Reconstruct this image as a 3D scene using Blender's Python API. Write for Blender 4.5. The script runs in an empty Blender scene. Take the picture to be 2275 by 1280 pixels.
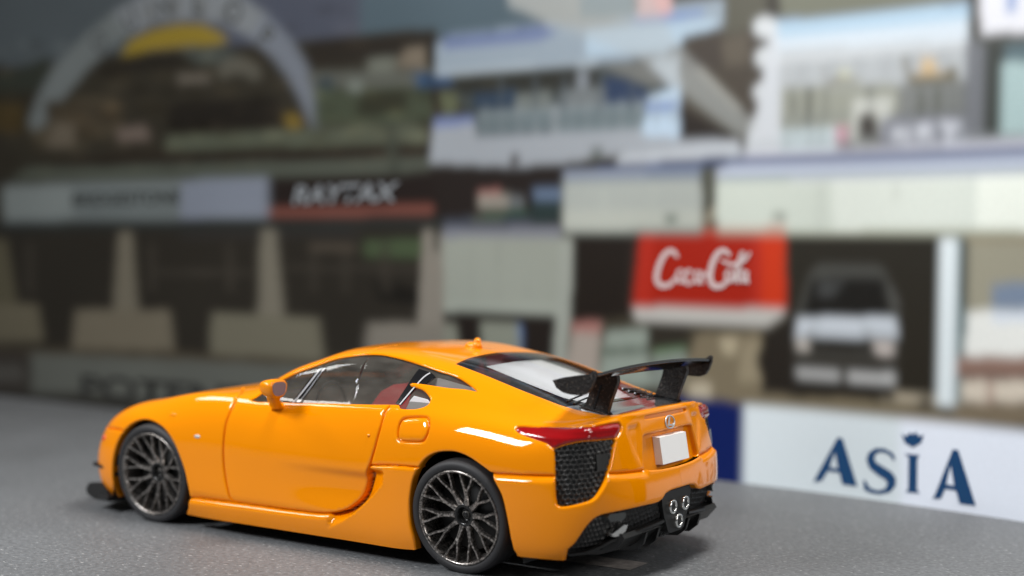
import bpy, bmesh, math, random
import numpy as np
from mathutils import Vector, Matrix
from mathutils.geometry import delaunay_2d_cdt

random.seed(7); rng = np.random.default_rng(7)
SC = bpy.context.scene
COL = SC.collection

# ---------------------------------------------------------------- camera
cd = bpy.data.cameras.new('camera'); cam = bpy.data.objects.new('camera', cd); COL.objects.link(cam); SC.camera = cam
cam.location = (-4.79690, 7.74358, 1.93944)
_yaw, _pitch, _roll, _f = -0.99366794, -0.02937009, 0.01169674, 3.15616946
_d = Vector((math.cos(_pitch)*math.cos(_yaw), math.cos(_pitch)*math.sin(_yaw), math.sin(_pitch)))
_r = Vector((math.sin(_yaw), -math.cos(_yaw), 0)); _u = _r.cross(_d)
_r2 = _r*math.cos(_roll) + _u*math.sin(_roll); _u2 = _u*math.cos(_roll) - _r*math.sin(_roll)
cam.matrix_world = Matrix.Translation(cam.location) @ Matrix((_r2, _u2, -_d)).transposed().to_4x4()
cd.sensor_width = 36; cd.lens = _f*1000/2275*36
cd.clip_start = .05; cd.clip_end = 200
cd.dof.use_dof = True; cd.dof.focus_distance = 8.65; cd.dof.aperture_fstop = .27; cd.dof.aperture_blades = 0

# ---------------------------------------------------------------- light: a room with a ceiling panel and a window-side softbox
w = bpy.data.worlds.new('World'); SC.world = w; w.use_nodes = True
bg = w.node_tree.nodes['Background']; bg.inputs[0].default_value = (.93, .96, 1, 1); bg.inputs[1].default_value = .09
SC.view_settings.view_transform = 'Standard'; SC.view_settings.look = 'None'; SC.view_settings.exposure = 0; SC.view_settings.gamma = 1
def area(name, loc, target, sx, sy, power, col):
    l = bpy.data.lights.new(name, 'AREA'); l.shape = 'RECTANGLE'; l.size = sx; l.size_y = sy; l.energy = power; l.color = col
    o = bpy.data.objects.new(name, l); COL.objects.link(o); o.location = loc
    o.rotation_euler = (Vector(target)-Vector(loc)).to_track_quat('-Z', 'Y').to_euler()
    return o
area('ceiling_panel_light', (-1.7, -.3, 8.8), (0, -.6, 0), 3.6, 2.0, 800, (1, .98, .95))
area('window_light', (4.8, 7.9, 6.8), (.2, .4, .8), 3.0, 2.5, 980, (.97, .98, 1))
area('far_fill_light', (9.5, 3.5, 8.0), (7.5, 0, 0), 3.0, 2.0, 300, (1, .98, .95))  # unseen fill lamp, added to brighten the ground at the far end
area('side_panel_light', (-7.5, 1.5, 4.2), (-.5, 0, .6), 1.8, 2.2, 190, (1, .97, .94))

# ---------------------------------------------------------------- materials
def mat(name, col, rough=.5, metal=0, coat=0, spec=.5, emis=None):
    m = bpy.data.materials.new(name); m.use_nodes = True; b = m.node_tree.nodes['Principled BSDF']
    b.inputs['Base Color'].default_value = (*col, 1); b.inputs['Roughness'].default_value = rough
    b.inputs['Metallic'].default_value = metal; b.inputs['Coat Weight'].default_value = coat
    b.inputs['Coat Roughness'].default_value = .03; b.inputs['Specular IOR Level'].default_value = spec
    return m
def N(m, t, **k):
    n = m.node_tree.nodes.new(t)
    for a, v in k.items(): setattr(n, a, v)
    return n
def noise_bump(m, scale, strength, dist=.01, detail=4):
    nt = m.node_tree; b = nt.nodes['Principled BSDF']
    tc = N(m, 'ShaderNodeTexCoord'); no = N(m, 'ShaderNodeTexNoise'); no.inputs['Scale'].default_value = scale; no.inputs['Detail'].default_value = detail
    bu = N(m, 'ShaderNodeBump'); bu.inputs['Strength'].default_value = strength; bu.inputs['Distance'].default_value = dist
    nt.links.new(tc.outputs['Object'], no.inputs['Vector']); nt.links.new(no.outputs[0], bu.inputs['Height']); nt.links.new(bu.outputs[0], b.inputs['Normal'])
    return no
def noise_mix(m, scale, c0, c1, lo=.4, hi=.6, detail=3, inp='Base Color'):
    nt = m.node_tree; b = nt.nodes['Principled BSDF']
    tc = N(m, 'ShaderNodeTexCoord'); no = N(m, 'ShaderNodeTexNoise'); no.inputs['Scale'].default_value = scale; no.inputs['Detail'].default_value = detail
    r = N(m, 'ShaderNodeValToRGB'); r.color_ramp.elements[0].position = lo; r.color_ramp.elements[1].position = hi
    r.color_ramp.elements[0].color = (*c0, 1); r.color_ramp.elements[1].color = (*c1, 1)
    nt.links.new(tc.outputs['Object'], no.inputs['Vector']); nt.links.new(no.outputs[0], r.inputs[0]); nt.links.new(r.outputs[0], b.inputs[inp])
PAINT = mat('orange_paint', (.88, .268, .0), .5, 0, 1, 0)
noise_bump(PAINT, 14, .012, .01, 1)
SATIN = mat('satin_black', (.009, .009, .009), .38)
BLACK = mat('gloss_black', (.008, .008, .009), .12, 0, .6)
MATTE = mat('matte_black', (.012, .012, .012), .55)
GRILLE = mat('grille_black', (.020, .020, .019), .40, 0, .5); GRILLE.node_tree.nodes['Principled BSDF'].inputs['Coat Roughness'].default_value = .22
DMESH = mat('diffuser_black', (.007, .007, .007), .45)
CARBON = mat('speckled_carbon', (.03, .024, .02), .42, spec=.3); noise_mix(CARBON, 55, (.010, .008, .007), (.11, .085, .07), .56, .74, 5); noise_bump(CARBON, 60, .5, .01)
WINGM = mat('wing_gloss', (.007, .006, .006), .16, 0, .15, .4); noise_bump(WINGM, 16, .05, .01)
TYRE = mat('tyre_rubber', (.022, .022, .024), .62); noise_mix(TYRE, 42, (.020, .020, .022), (.10, .10, .10), .70, .80, 2); noise_bump(TYRE, 90, .12, .004)
RIM = mat('gunmetal_rim', (.16, .15, .14), .28, .9); noise_mix(RIM, 70, (.13, .12, .112), (.66, .61, .57), .42, .70, 5); noise_bump(RIM, 110, .25, .004)
HUBM = mat('hub_black', (.01, .01, .01), .25)
CHROME = mat('chrome', (.78, .78, .76), .16, 1); noise_bump(CHROME, 40, .1, .004)
SILVER = mat('silver_print', (.55, .55, .53), .35, .3)
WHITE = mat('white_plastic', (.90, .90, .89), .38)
RED = mat('clear_red_lens', (.30, .002, .004), .12, 0, 1, .3)
REDSEAT = mat('red_seat', (.85, .06, .075), .45)
INTER = mat('interior_grey', (.15, .14, .125), .6)
REFL = mat('reflection_pale', (.82, .82, .84), .45)
MARK = mat('marker_orange', (.80, .06, .02), .3, 0, .6)
MIRR = mat('mirror_face', (.35, .30, .32), .2, .6)
LENS = mat('grey_lens', (.06, .065, .065), .15, 0, .5)
def glass(name, tint, gloss=1.0, haze=0, hcol=(.3, .28, .25)):
    m = bpy.data.materials.new(name); m.use_nodes = True; nt = m.node_tree; nt.nodes.remove(nt.nodes['Principled BSDF'])
    out = nt.nodes['Material Output']; tr = N(m, 'ShaderNodeBsdfTransparent'); tr.inputs[0].default_value = (*tint, 1)
    gl = N(m, 'ShaderNodeBsdfGlossy'); gl.inputs['Roughness'].default_value = .02; gl.inputs[0].default_value = (gloss, gloss, gloss, 1)
    fr = N(m, 'ShaderNodeFresnel'); fr.inputs[0].default_value = 1.5; mx = N(m, 'ShaderNodeMixShader')
    hz = N(m, 'ShaderNodeMixShader'); df = N(m, 'ShaderNodeBsdfDiffuse'); df.inputs[0].default_value = (*hcol, 1); hz.inputs[0].default_value = haze
    if haze:                                                        # moulded clear plastic, a little dusty and scuffed
        tc = N(m, 'ShaderNodeTexCoord'); mp = N(m, 'ShaderNodeMapping'); mp.inputs['Scale'].default_value = (2, 1, 6); no = N(m, 'ShaderNodeTexNoise'); no.inputs['Scale'].default_value = 3; no.inputs['Detail'].default_value = 5
        mr = N(m, 'ShaderNodeMapRange'); mr.inputs[1].default_value = .35; mr.inputs[2].default_value = .75; mr.inputs[3].default_value = haze*.75; mr.inputs[4].default_value = haze*1.6
        nt.links.new(tc.outputs['Object'], mp.inputs[0]); nt.links.new(mp.outputs[0], no.inputs['Vector']); nt.links.new(no.outputs[0], mr.inputs[0]); nt.links.new(mr.outputs[0], hz.inputs[0])
    nt.links.new(tr.outputs[0], hz.inputs[1]); nt.links.new(df.outputs[0], hz.inputs[2])
    nt.links.new(fr.outputs[0], mx.inputs[0]); nt.links.new(hz.outputs[0], mx.inputs[1]); nt.links.new(gl.outputs[0], mx.inputs[2]); nt.links.new(mx.outputs[0], out.inputs[0])
    return m
GLASS = glass('clear_window', (.72, .70, .68), .7, .14, (.32, .30, .26)); DGLASS = glass('smoked_window', (.74, .75, .77))
DECKM = mat('deck_black', (.14, .145, .15), .16, 0, 1); DECKM.node_tree.nodes['Principled BSDF'].inputs['Coat IOR'].default_value = 1.75

# ---------------------------------------------------------------- small builders
def link(name, me, parent=None, mats=()):
    for m in mats: me.materials.append(m)
    o = bpy.data.objects.new(name, me); COL.objects.link(o); o.parent = parent
    return o
def mesh(name, V, F, m, parent=None, smooth=True, mi=None):
    me = bpy.data.meshes.new(name); me.from_pydata([tuple(map(float, v)) for v in V], [], [tuple(map(int, f)) for f in F])
    me.polygons.foreach_set('use_smooth', [smooth]*len(me.polygons))
    if mi is not None: me.polygons.foreach_set('material_index', mi)
    me.update()
    return link(name, me, parent, m if isinstance(m, (list, tuple)) else (m,))
def bm_obj(name, bm, m, parent=None, smooth=False, bevel=0, seg=2):
    if bevel: bmesh.ops.bevel(bm, geom=[e for e in bm.edges if len(e.link_faces) == 2 and e.calc_face_angle(0) > .5], offset=bevel, segments=seg, affect='EDGES', profile=.5)
    bmesh.ops.recalc_face_normals(bm, faces=bm.faces)
    me = bpy.data.meshes.new(name); bm.to_mesh(me); bm.free()
    me.polygons.foreach_set('use_smooth', [smooth or bevel > 0]*len(me.polygons))
    o = link(name, me, parent, m if isinstance(m, (list, tuple)) else (m,))
    if bevel:
        try: me.set_sharp_from_angle(angle=math.radians(50))
        except Exception: pass
    return o
def box_bm(x0, x1, y0, y1, z0, z1, bm=None):
    bm = bm or bmesh.new()
    v = [bm.verts.new((x, y, z)) for x in (x0, x1) for y in (y0, y1) for z in (z0, z1)]
    for f in ((0,1,3,2),(4,6,7,5),(0,4,5,1),(2,3,7,6),(0,2,6,4),(1,5,7,3)): bm.faces.new([v[i] for i in f])
    return bm
def prism_bm(poly, axis, a, b, bm=None):
    """polygon given in the two other axes, extruded along axis from a to b"""
    bm = bm or bmesh.new()
    def P(p, c): return {'y': (p[0], c, p[1]), 'x': (c, p[0], p[1]), 'z': (p[0], p[1], c)}[axis]
    A = [bm.verts.new(P(p, a)) for p in poly]; B = [bm.verts.new(P(p, b)) for p in poly]
    bm.faces.new(A); bm.faces.new(B[::-1]); n = len(poly)
    for i in range(n): bm.faces.new((A[i], B[i], B[(i+1) % n], A[(i+1) % n]))
    return bm
def lathe(name, prof, m, parent, seg=96, loop=False, smooth=True):
    """profile of (radius, y) turned about the y axis"""
    V = []; F = []; n = len(prof)
    for k in range(seg):
        a = 2*math.pi*k/seg
        V += [(r*math.cos(a), y, r*math.sin(a)) for r, y in prof]
    for k in range(seg):
        for i in range(n if loop else n-1):
            j = (i+1) % n; q = ((k+1) % seg)*n
            F.append((k*n+i, k*n+j, q+j, q+i))
    return mesh(name, V, F, m, parent, smooth)
# ---------------------------------------------------------------- body surface (left half), metres of the full-size car
# x forward from the rear axle, y to the left, z up.  One row list per station: bottom edge ... centre line.
NET = [
 # nose centre round to the front corner
 [(3.48,0,0.12),(3.53,0,0.21),(3.55,0,0.34),(3.52,0,0.46),(3.45,0,0.55),(3.36,0,0.61),(3.3,0,0.635),(3.24,0,0.655),(3.18,0,0.675),(3.12,0,0.69),(3.06,0,0.705)],
 [(3.45,0.35,0.12),(3.5,0.35,0.21),(3.52,0.35,0.34),(3.49,0.35,0.46),(3.42,0.35,0.55),(3.33,0.33,0.61),(3.26,0.27,0.645),(3.19,0.2,0.67),(3.12,0.13,0.69),(3.05,0.06,0.705),(2.98,0,0.72)],
 [(3.315,0.64,0.12),(3.365,0.66,0.21),(3.385,0.67,0.34),(3.355,0.67,0.46),(3.295,0.65,0.577),(3.205,0.6,0.655),(3.125,0.5,0.705),(3.055,0.38,0.73),(2.985,0.25,0.73),(2.925,0.12,0.745),(2.865,0,0.76)],
 [(3.185,0.76,0.12),(3.235,0.8,0.21),(3.255,0.81,0.36),(3.235,0.81,0.49),(3.185,0.78,0.632),(3.105,0.7,0.725),(3.025,0.6,0.765),(2.945,0.46,0.775),(2.865,0.3,0.76),(2.805,0.15,0.77),(2.765,0,0.78)],
 [(3.05,0.81,0.12),(3.07,0.86,0.21),(3.08,0.885,0.38),(3.07,0.88,0.53),(3.04,0.845,0.677),(2.98,0.77,0.76),(2.92,0.68,0.795),(2.86,0.53,0.815),(2.8,0.35,0.79),(2.74,0.18,0.795),(2.7,0,0.805)],
 [(2.88,0.84,0.12),(2.88,0.9,0.21),(2.88,0.92,0.4),(2.88,0.912,0.56),(2.87,0.88,0.7108),(2.84,0.81,0.788),(2.8,0.71,0.823),(2.76,0.56,0.828),(2.72,0.38,0.818),(2.66,0.19,0.823),(2.62,0,0.828)],
 [(2.605,0.86,0.12),(2.605,0.915,0.22),(2.605,0.932,0.42),(2.605,0.928,0.6),(2.605,0.9,0.72),(2.6,0.83,0.825),(2.59,0.74,0.857),(2.57,0.57,0.865),(2.54,0.38,0.865),(2.51,0.2,0.867),(2.48,0,0.87)],
 [(2.25,0.88,0.1),(2.25,0.922,0.22),(2.25,0.925,0.42),(2.25,0.925,0.6),(2.25,0.9,0.76),(2.25,0.835,0.888),(2.25,0.755,0.92),(2.26,0.59,0.93),(2.28,0.41,0.93),(2.3,0.21,0.93),(2.31,0,0.93)],
 [(1.88,0.9,0.1),(1.88,0.925,0.22),(1.88,0.918,0.42),(1.88,0.915,0.6),(1.88,0.89,0.78),(1.88,0.835,0.893),(1.89,0.79,0.925),(1.93,0.705,0.945),(1.99,0.53,0.965),(2.07,0.28,0.975),(2.11,0,0.98)],
 [(1.68,0.9,0.1),(1.68,0.925,0.22),(1.68,0.918,0.42),(1.68,0.915,0.6),(1.68,0.887,0.78),(1.68,0.833,0.893),(1.68,0.8,0.92),(1.69,0.75,0.968),(1.74,0.65,1.012),(1.84,0.34,1.04),(1.9,0,1.05)],
 [(1.5,0.9,0.1),(1.5,0.925,0.22),(1.5,0.918,0.42),(1.5,0.915,0.6),(1.5,0.885,0.78),(1.5,0.83,0.9),(1.5,0.8,0.93),(1.5,0.73,1.05),(1.53,0.655,1.11),(1.61,0.36,1.135),(1.67,0,1.14)],
 [(1.3,0.9,0.1),(1.3,0.925,0.22),(1.3,0.918,0.42),(1.3,0.915,0.6),(1.3,0.885,0.78),(1.3,0.83,0.905),(1.3,0.803,0.935),(1.3,0.735,1.07),(1.31,0.64,1.175),(1.37,0.35,1.218),(1.42,0,1.225)],
 [(1.1,0.9,0.1),(1.1,0.925,0.22),(1.1,0.918,0.42),(1.1,0.915,0.6),(1.1,0.885,0.78),(1.1,0.835,0.91),(1.1,0.805,0.94),(1.1,0.73,1.085),(1.1,0.625,1.23),(1.14,0.34,1.264),(1.17,0,1.272)],
 [(0.75,0.9,0.1),(0.75,0.925,0.22),(0.75,0.92,0.42),(0.75,0.915,0.6),(0.75,0.89,0.78),(0.75,0.845,0.915),(0.75,0.812,0.95),(0.75,0.725,1.1),(0.75,0.61,1.248),(0.77,0.33,1.277),(0.78,0,1.284)],
 [(0.45,0.905,0.1),(0.45,0.93,0.22),(0.45,0.928,0.42),(0.45,0.925,0.6),(0.45,0.905,0.78),(0.45,0.862,0.905),(0.45,0.825,0.96),(0.45,0.72,1.095),(0.45,0.588,1.216),(0.45,0.31,1.248),(0.45,0,1.258)],
 [(0.2,0.91,0.11),(0.2,0.94,0.22),(0.2,0.942,0.42),(0.2,0.94,0.61),(0.2,0.925,0.77),(0.2,0.885,0.89),(0.2,0.82,0.965),(0.2,0.71,1.07),(0.2,0.58,1.175),(0.2,0.32,1.205),(0.2,0,1.215)],
 [(0,0.91,0.13),(0,0.942,0.23),(0,0.95,0.42),(0,0.948,0.61),(0,0.938,0.76),(0,0.897,0.88),(0,0.82,0.955),(0,0.705,1.045),(0,0.578,1.128),(0,0.32,1.158),(0,0,1.168)],
 [(-0.25,0.91,0.16),(-0.25,0.94,0.24),(-0.25,0.95,0.42),(-0.25,0.948,0.61),(-0.25,0.938,0.75),(-0.25,0.892,0.872),(-0.25,0.81,0.93),(-0.25,0.69,0.99),(-0.25,0.572,1.056),(-0.25,0.32,1.084),(-0.25,0,1.094)],
 [(-0.5,0.89,0.17),(-0.5,0.92,0.25),(-0.5,0.938,0.42),(-0.5,0.936,0.6),(-0.5,0.922,0.77),(-0.5,0.865,0.865),(-0.5,0.78,0.91),(-0.5,0.67,0.945),(-0.5,0.565,0.99),(-0.5,0.3,1.015),(-0.5,0,1.022)],
 [(-0.66,0.84,0.17),(-0.68,0.88,0.25),(-0.7,0.895,0.42),(-0.69,0.89,0.6),(-0.67,0.872,0.775),(-0.665,0.835,0.882),(-0.65,0.745,0.905),(-0.65,0.65,0.935),(-0.65,0.555,0.968),(-0.65,0.3,0.985),(-0.65,0,0.99)],
 [(-0.74,0.76,0.17),(-0.79,0.8,0.25),(-0.81,0.825,0.42),(-0.79,0.82,0.6),(-0.775,0.825,0.775),(-0.75,0.80,0.898),(-0.73,0.70,0.928),(-0.71,0.6,0.942),(-0.71,0.5,0.962),(-0.71,0.28,0.975),(-0.71,0,0.98)],
 [(-0.8,0.66,0.17),(-0.85,0.7,0.25),(-0.87,0.73,0.42),(-0.86,0.745,0.62),(-0.835,0.745,0.78),(-0.805,0.745,0.912),(-0.775,0.63,0.935),(-0.755,0.53,0.952),(-0.745,0.4,0.963),(-0.74,0.2,0.97),(-0.74,0,0.973)],
 [(-0.85,0.5,0.16),(-0.9,0.54,0.25),(-0.93,0.58,0.43),(-0.905,0.58,0.625),(-0.88,0.58,0.785),(-0.845,0.56,0.932),(-0.815,0.5,0.952),(-0.795,0.4,0.96),(-0.78,0.27,0.963),(-0.77,0.13,0.966),(-0.77,0,0.968)],
 [(-0.88,0.32,0.16),(-0.93,0.34,0.25),(-0.965,0.35,0.44),(-0.938,0.35,0.63),(-0.908,0.35,0.79),(-0.872,0.35,0.952),(-0.845,0.3,0.966),(-0.825,0.22,0.967),(-0.81,0.14,0.968),(-0.8,0.07,0.968),(-0.795,0,0.968)],
 [(-0.89,0.15,0.16),(-0.945,0.16,0.25),(-0.98,0.16,0.44),(-0.95,0.16,0.63),(-0.92,0.16,0.79),(-0.886,0.16,0.957),(-0.86,0.135,0.97),(-0.845,0.1,0.97),(-0.832,0.06,0.969),(-0.822,0.03,0.969),(-0.818,0,0.969)],
 [(-0.9,0,0.16),(-0.95,0,0.25),(-0.985,0,0.44),(-0.955,0,0.63),(-0.924,0,0.79),(-0.89,0,0.958),(-0.866,0,0.971),(-0.855,0,0.971),(-0.845,0,0.97),(-0.838,0,0.97),(-0.832,0,0.969)],
]
NET = np.array(NET, float)
NS, NT = NET.shape[0], NET.shape[1]

def bs_basis(u, n):
    """rows of cubic B-spline weights on n control points with mirrored ghosts at the ends"""
    u = np.clip(np.asarray(u, float), 0, n - 1 - 1e-9)
    i = np.floor(u).astype(int); f = u - i
    w = np.stack([(1-f)**3/6, (3*f**3-6*f**2+4)/6, (-3*f**3+3*f**2+3*f+1)/6, f**3/6], 1)
    B = np.zeros((len(u), n))
    for k in range(4):
        j = i + k - 1
        lo, hi = j < 0, j > n - 1
        ok = ~(lo | hi)
        r = np.arange(len(u))
        np.add.at(B, (r[ok], j[ok]), w[ok, k])
        np.add.at(B, (r[lo], np.zeros(lo.sum(), int)), 2*w[lo, k]); np.add.at(B, (r[lo], np.ones(lo.sum(), int)), -w[lo, k])
        np.add.at(B, (r[hi], np.full(hi.sum(), n-1)), 2*w[hi, k]); np.add.at(B, (r[hi], np.full(hi.sum(), n-2)), -w[hi, k])
    return B

_BS, _BT = bs_basis(np.arange(NS), NS), bs_basis(np.arange(NT), NT)
CTRL = NET.copy()
for _ in range(3):                                   # pull the smooth surface most of the way to the listed points
    S = np.einsum('ai,ijk,bj->abk', _BS, CTRL, _BT)
    CTRL = CTRL + .75*(NET - S)
CTRL[:, -1, 1] = 0; CTRL[0, :, 1] = 0; CTRL[-1, :, 1] = 0

def surf(s, t):
    """points and unit normals of the smooth body at parameters s, t (equal-length arrays)"""
    s = np.asarray(s, float); t = np.asarray(t, float); e = 1e-3
    def P(a, b):
        A, Bt = bs_basis(a, NS), bs_basis(b, NT)
        return np.einsum('ni,ijk,nj->nk', A, CTRL, Bt, optimize=True)
    s0 = np.clip(s, e, NS-1-e); t0 = np.clip(t, e, NT-1-e)
    p = P(s, t)
    ds = P(s0+e, t0) - P(s0-e, t0); dt = P(s0, t0+e) - P(s0, t0-e)
    n = np.cross(ds, dt)
    n /= np.linalg.norm(n, axis=1)[:, None] + 1e-12
    return p, n

_gs, _gt = np.meshgrid(np.linspace(0, NS-1, 25*8+1), np.linspace(0, NT-1, 101), indexing='ij')
_gs, _gt = _gs.ravel(), _gt.ravel()
_gp, _gn = surf(_gs, _gt)

def spos(s, t):
    return np.einsum('ni,nik->nk', bs_basis(t, NT), np.einsum('ni,ijk->njk', bs_basis(s, NS), CTRL))

def newton(q, st, axes, lim, rounds=4):
    """move all parameters at once until the surface meets the wanted coordinates"""
    e = 2e-3; n = len(q); st = st.copy()
    for _ in range(rounds):
        a, b = st[:, 0], st[:, 1]; a0, a1 = np.clip(a-e, 0, NS-1), np.clip(a+e, 0, NS-1); b0, b1 = np.clip(b-e, 0, NT-1), np.clip(b+e, 0, NT-1)
        P = spos(np.concatenate([a0, a1, a, a, a]), np.concatenate([b, b, b0, b1, b]))[:, axes].reshape(5, n, len(axes))
        J = np.stack([(P[1]-P[0])/(a1-a0)[:, None], (P[3]-P[2])/(b1-b0)[:, None]], 2)
        JT = J.transpose(0, 2, 1); A = JT@J+1e-9*np.eye(2); d = np.linalg.solve(A, (JT@(q-P[4])[..., None]))[..., 0]
        st = np.clip(st+np.clip(d, -lim, lim), [0, 0], [NS-1, NT-1])
    return st

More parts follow.
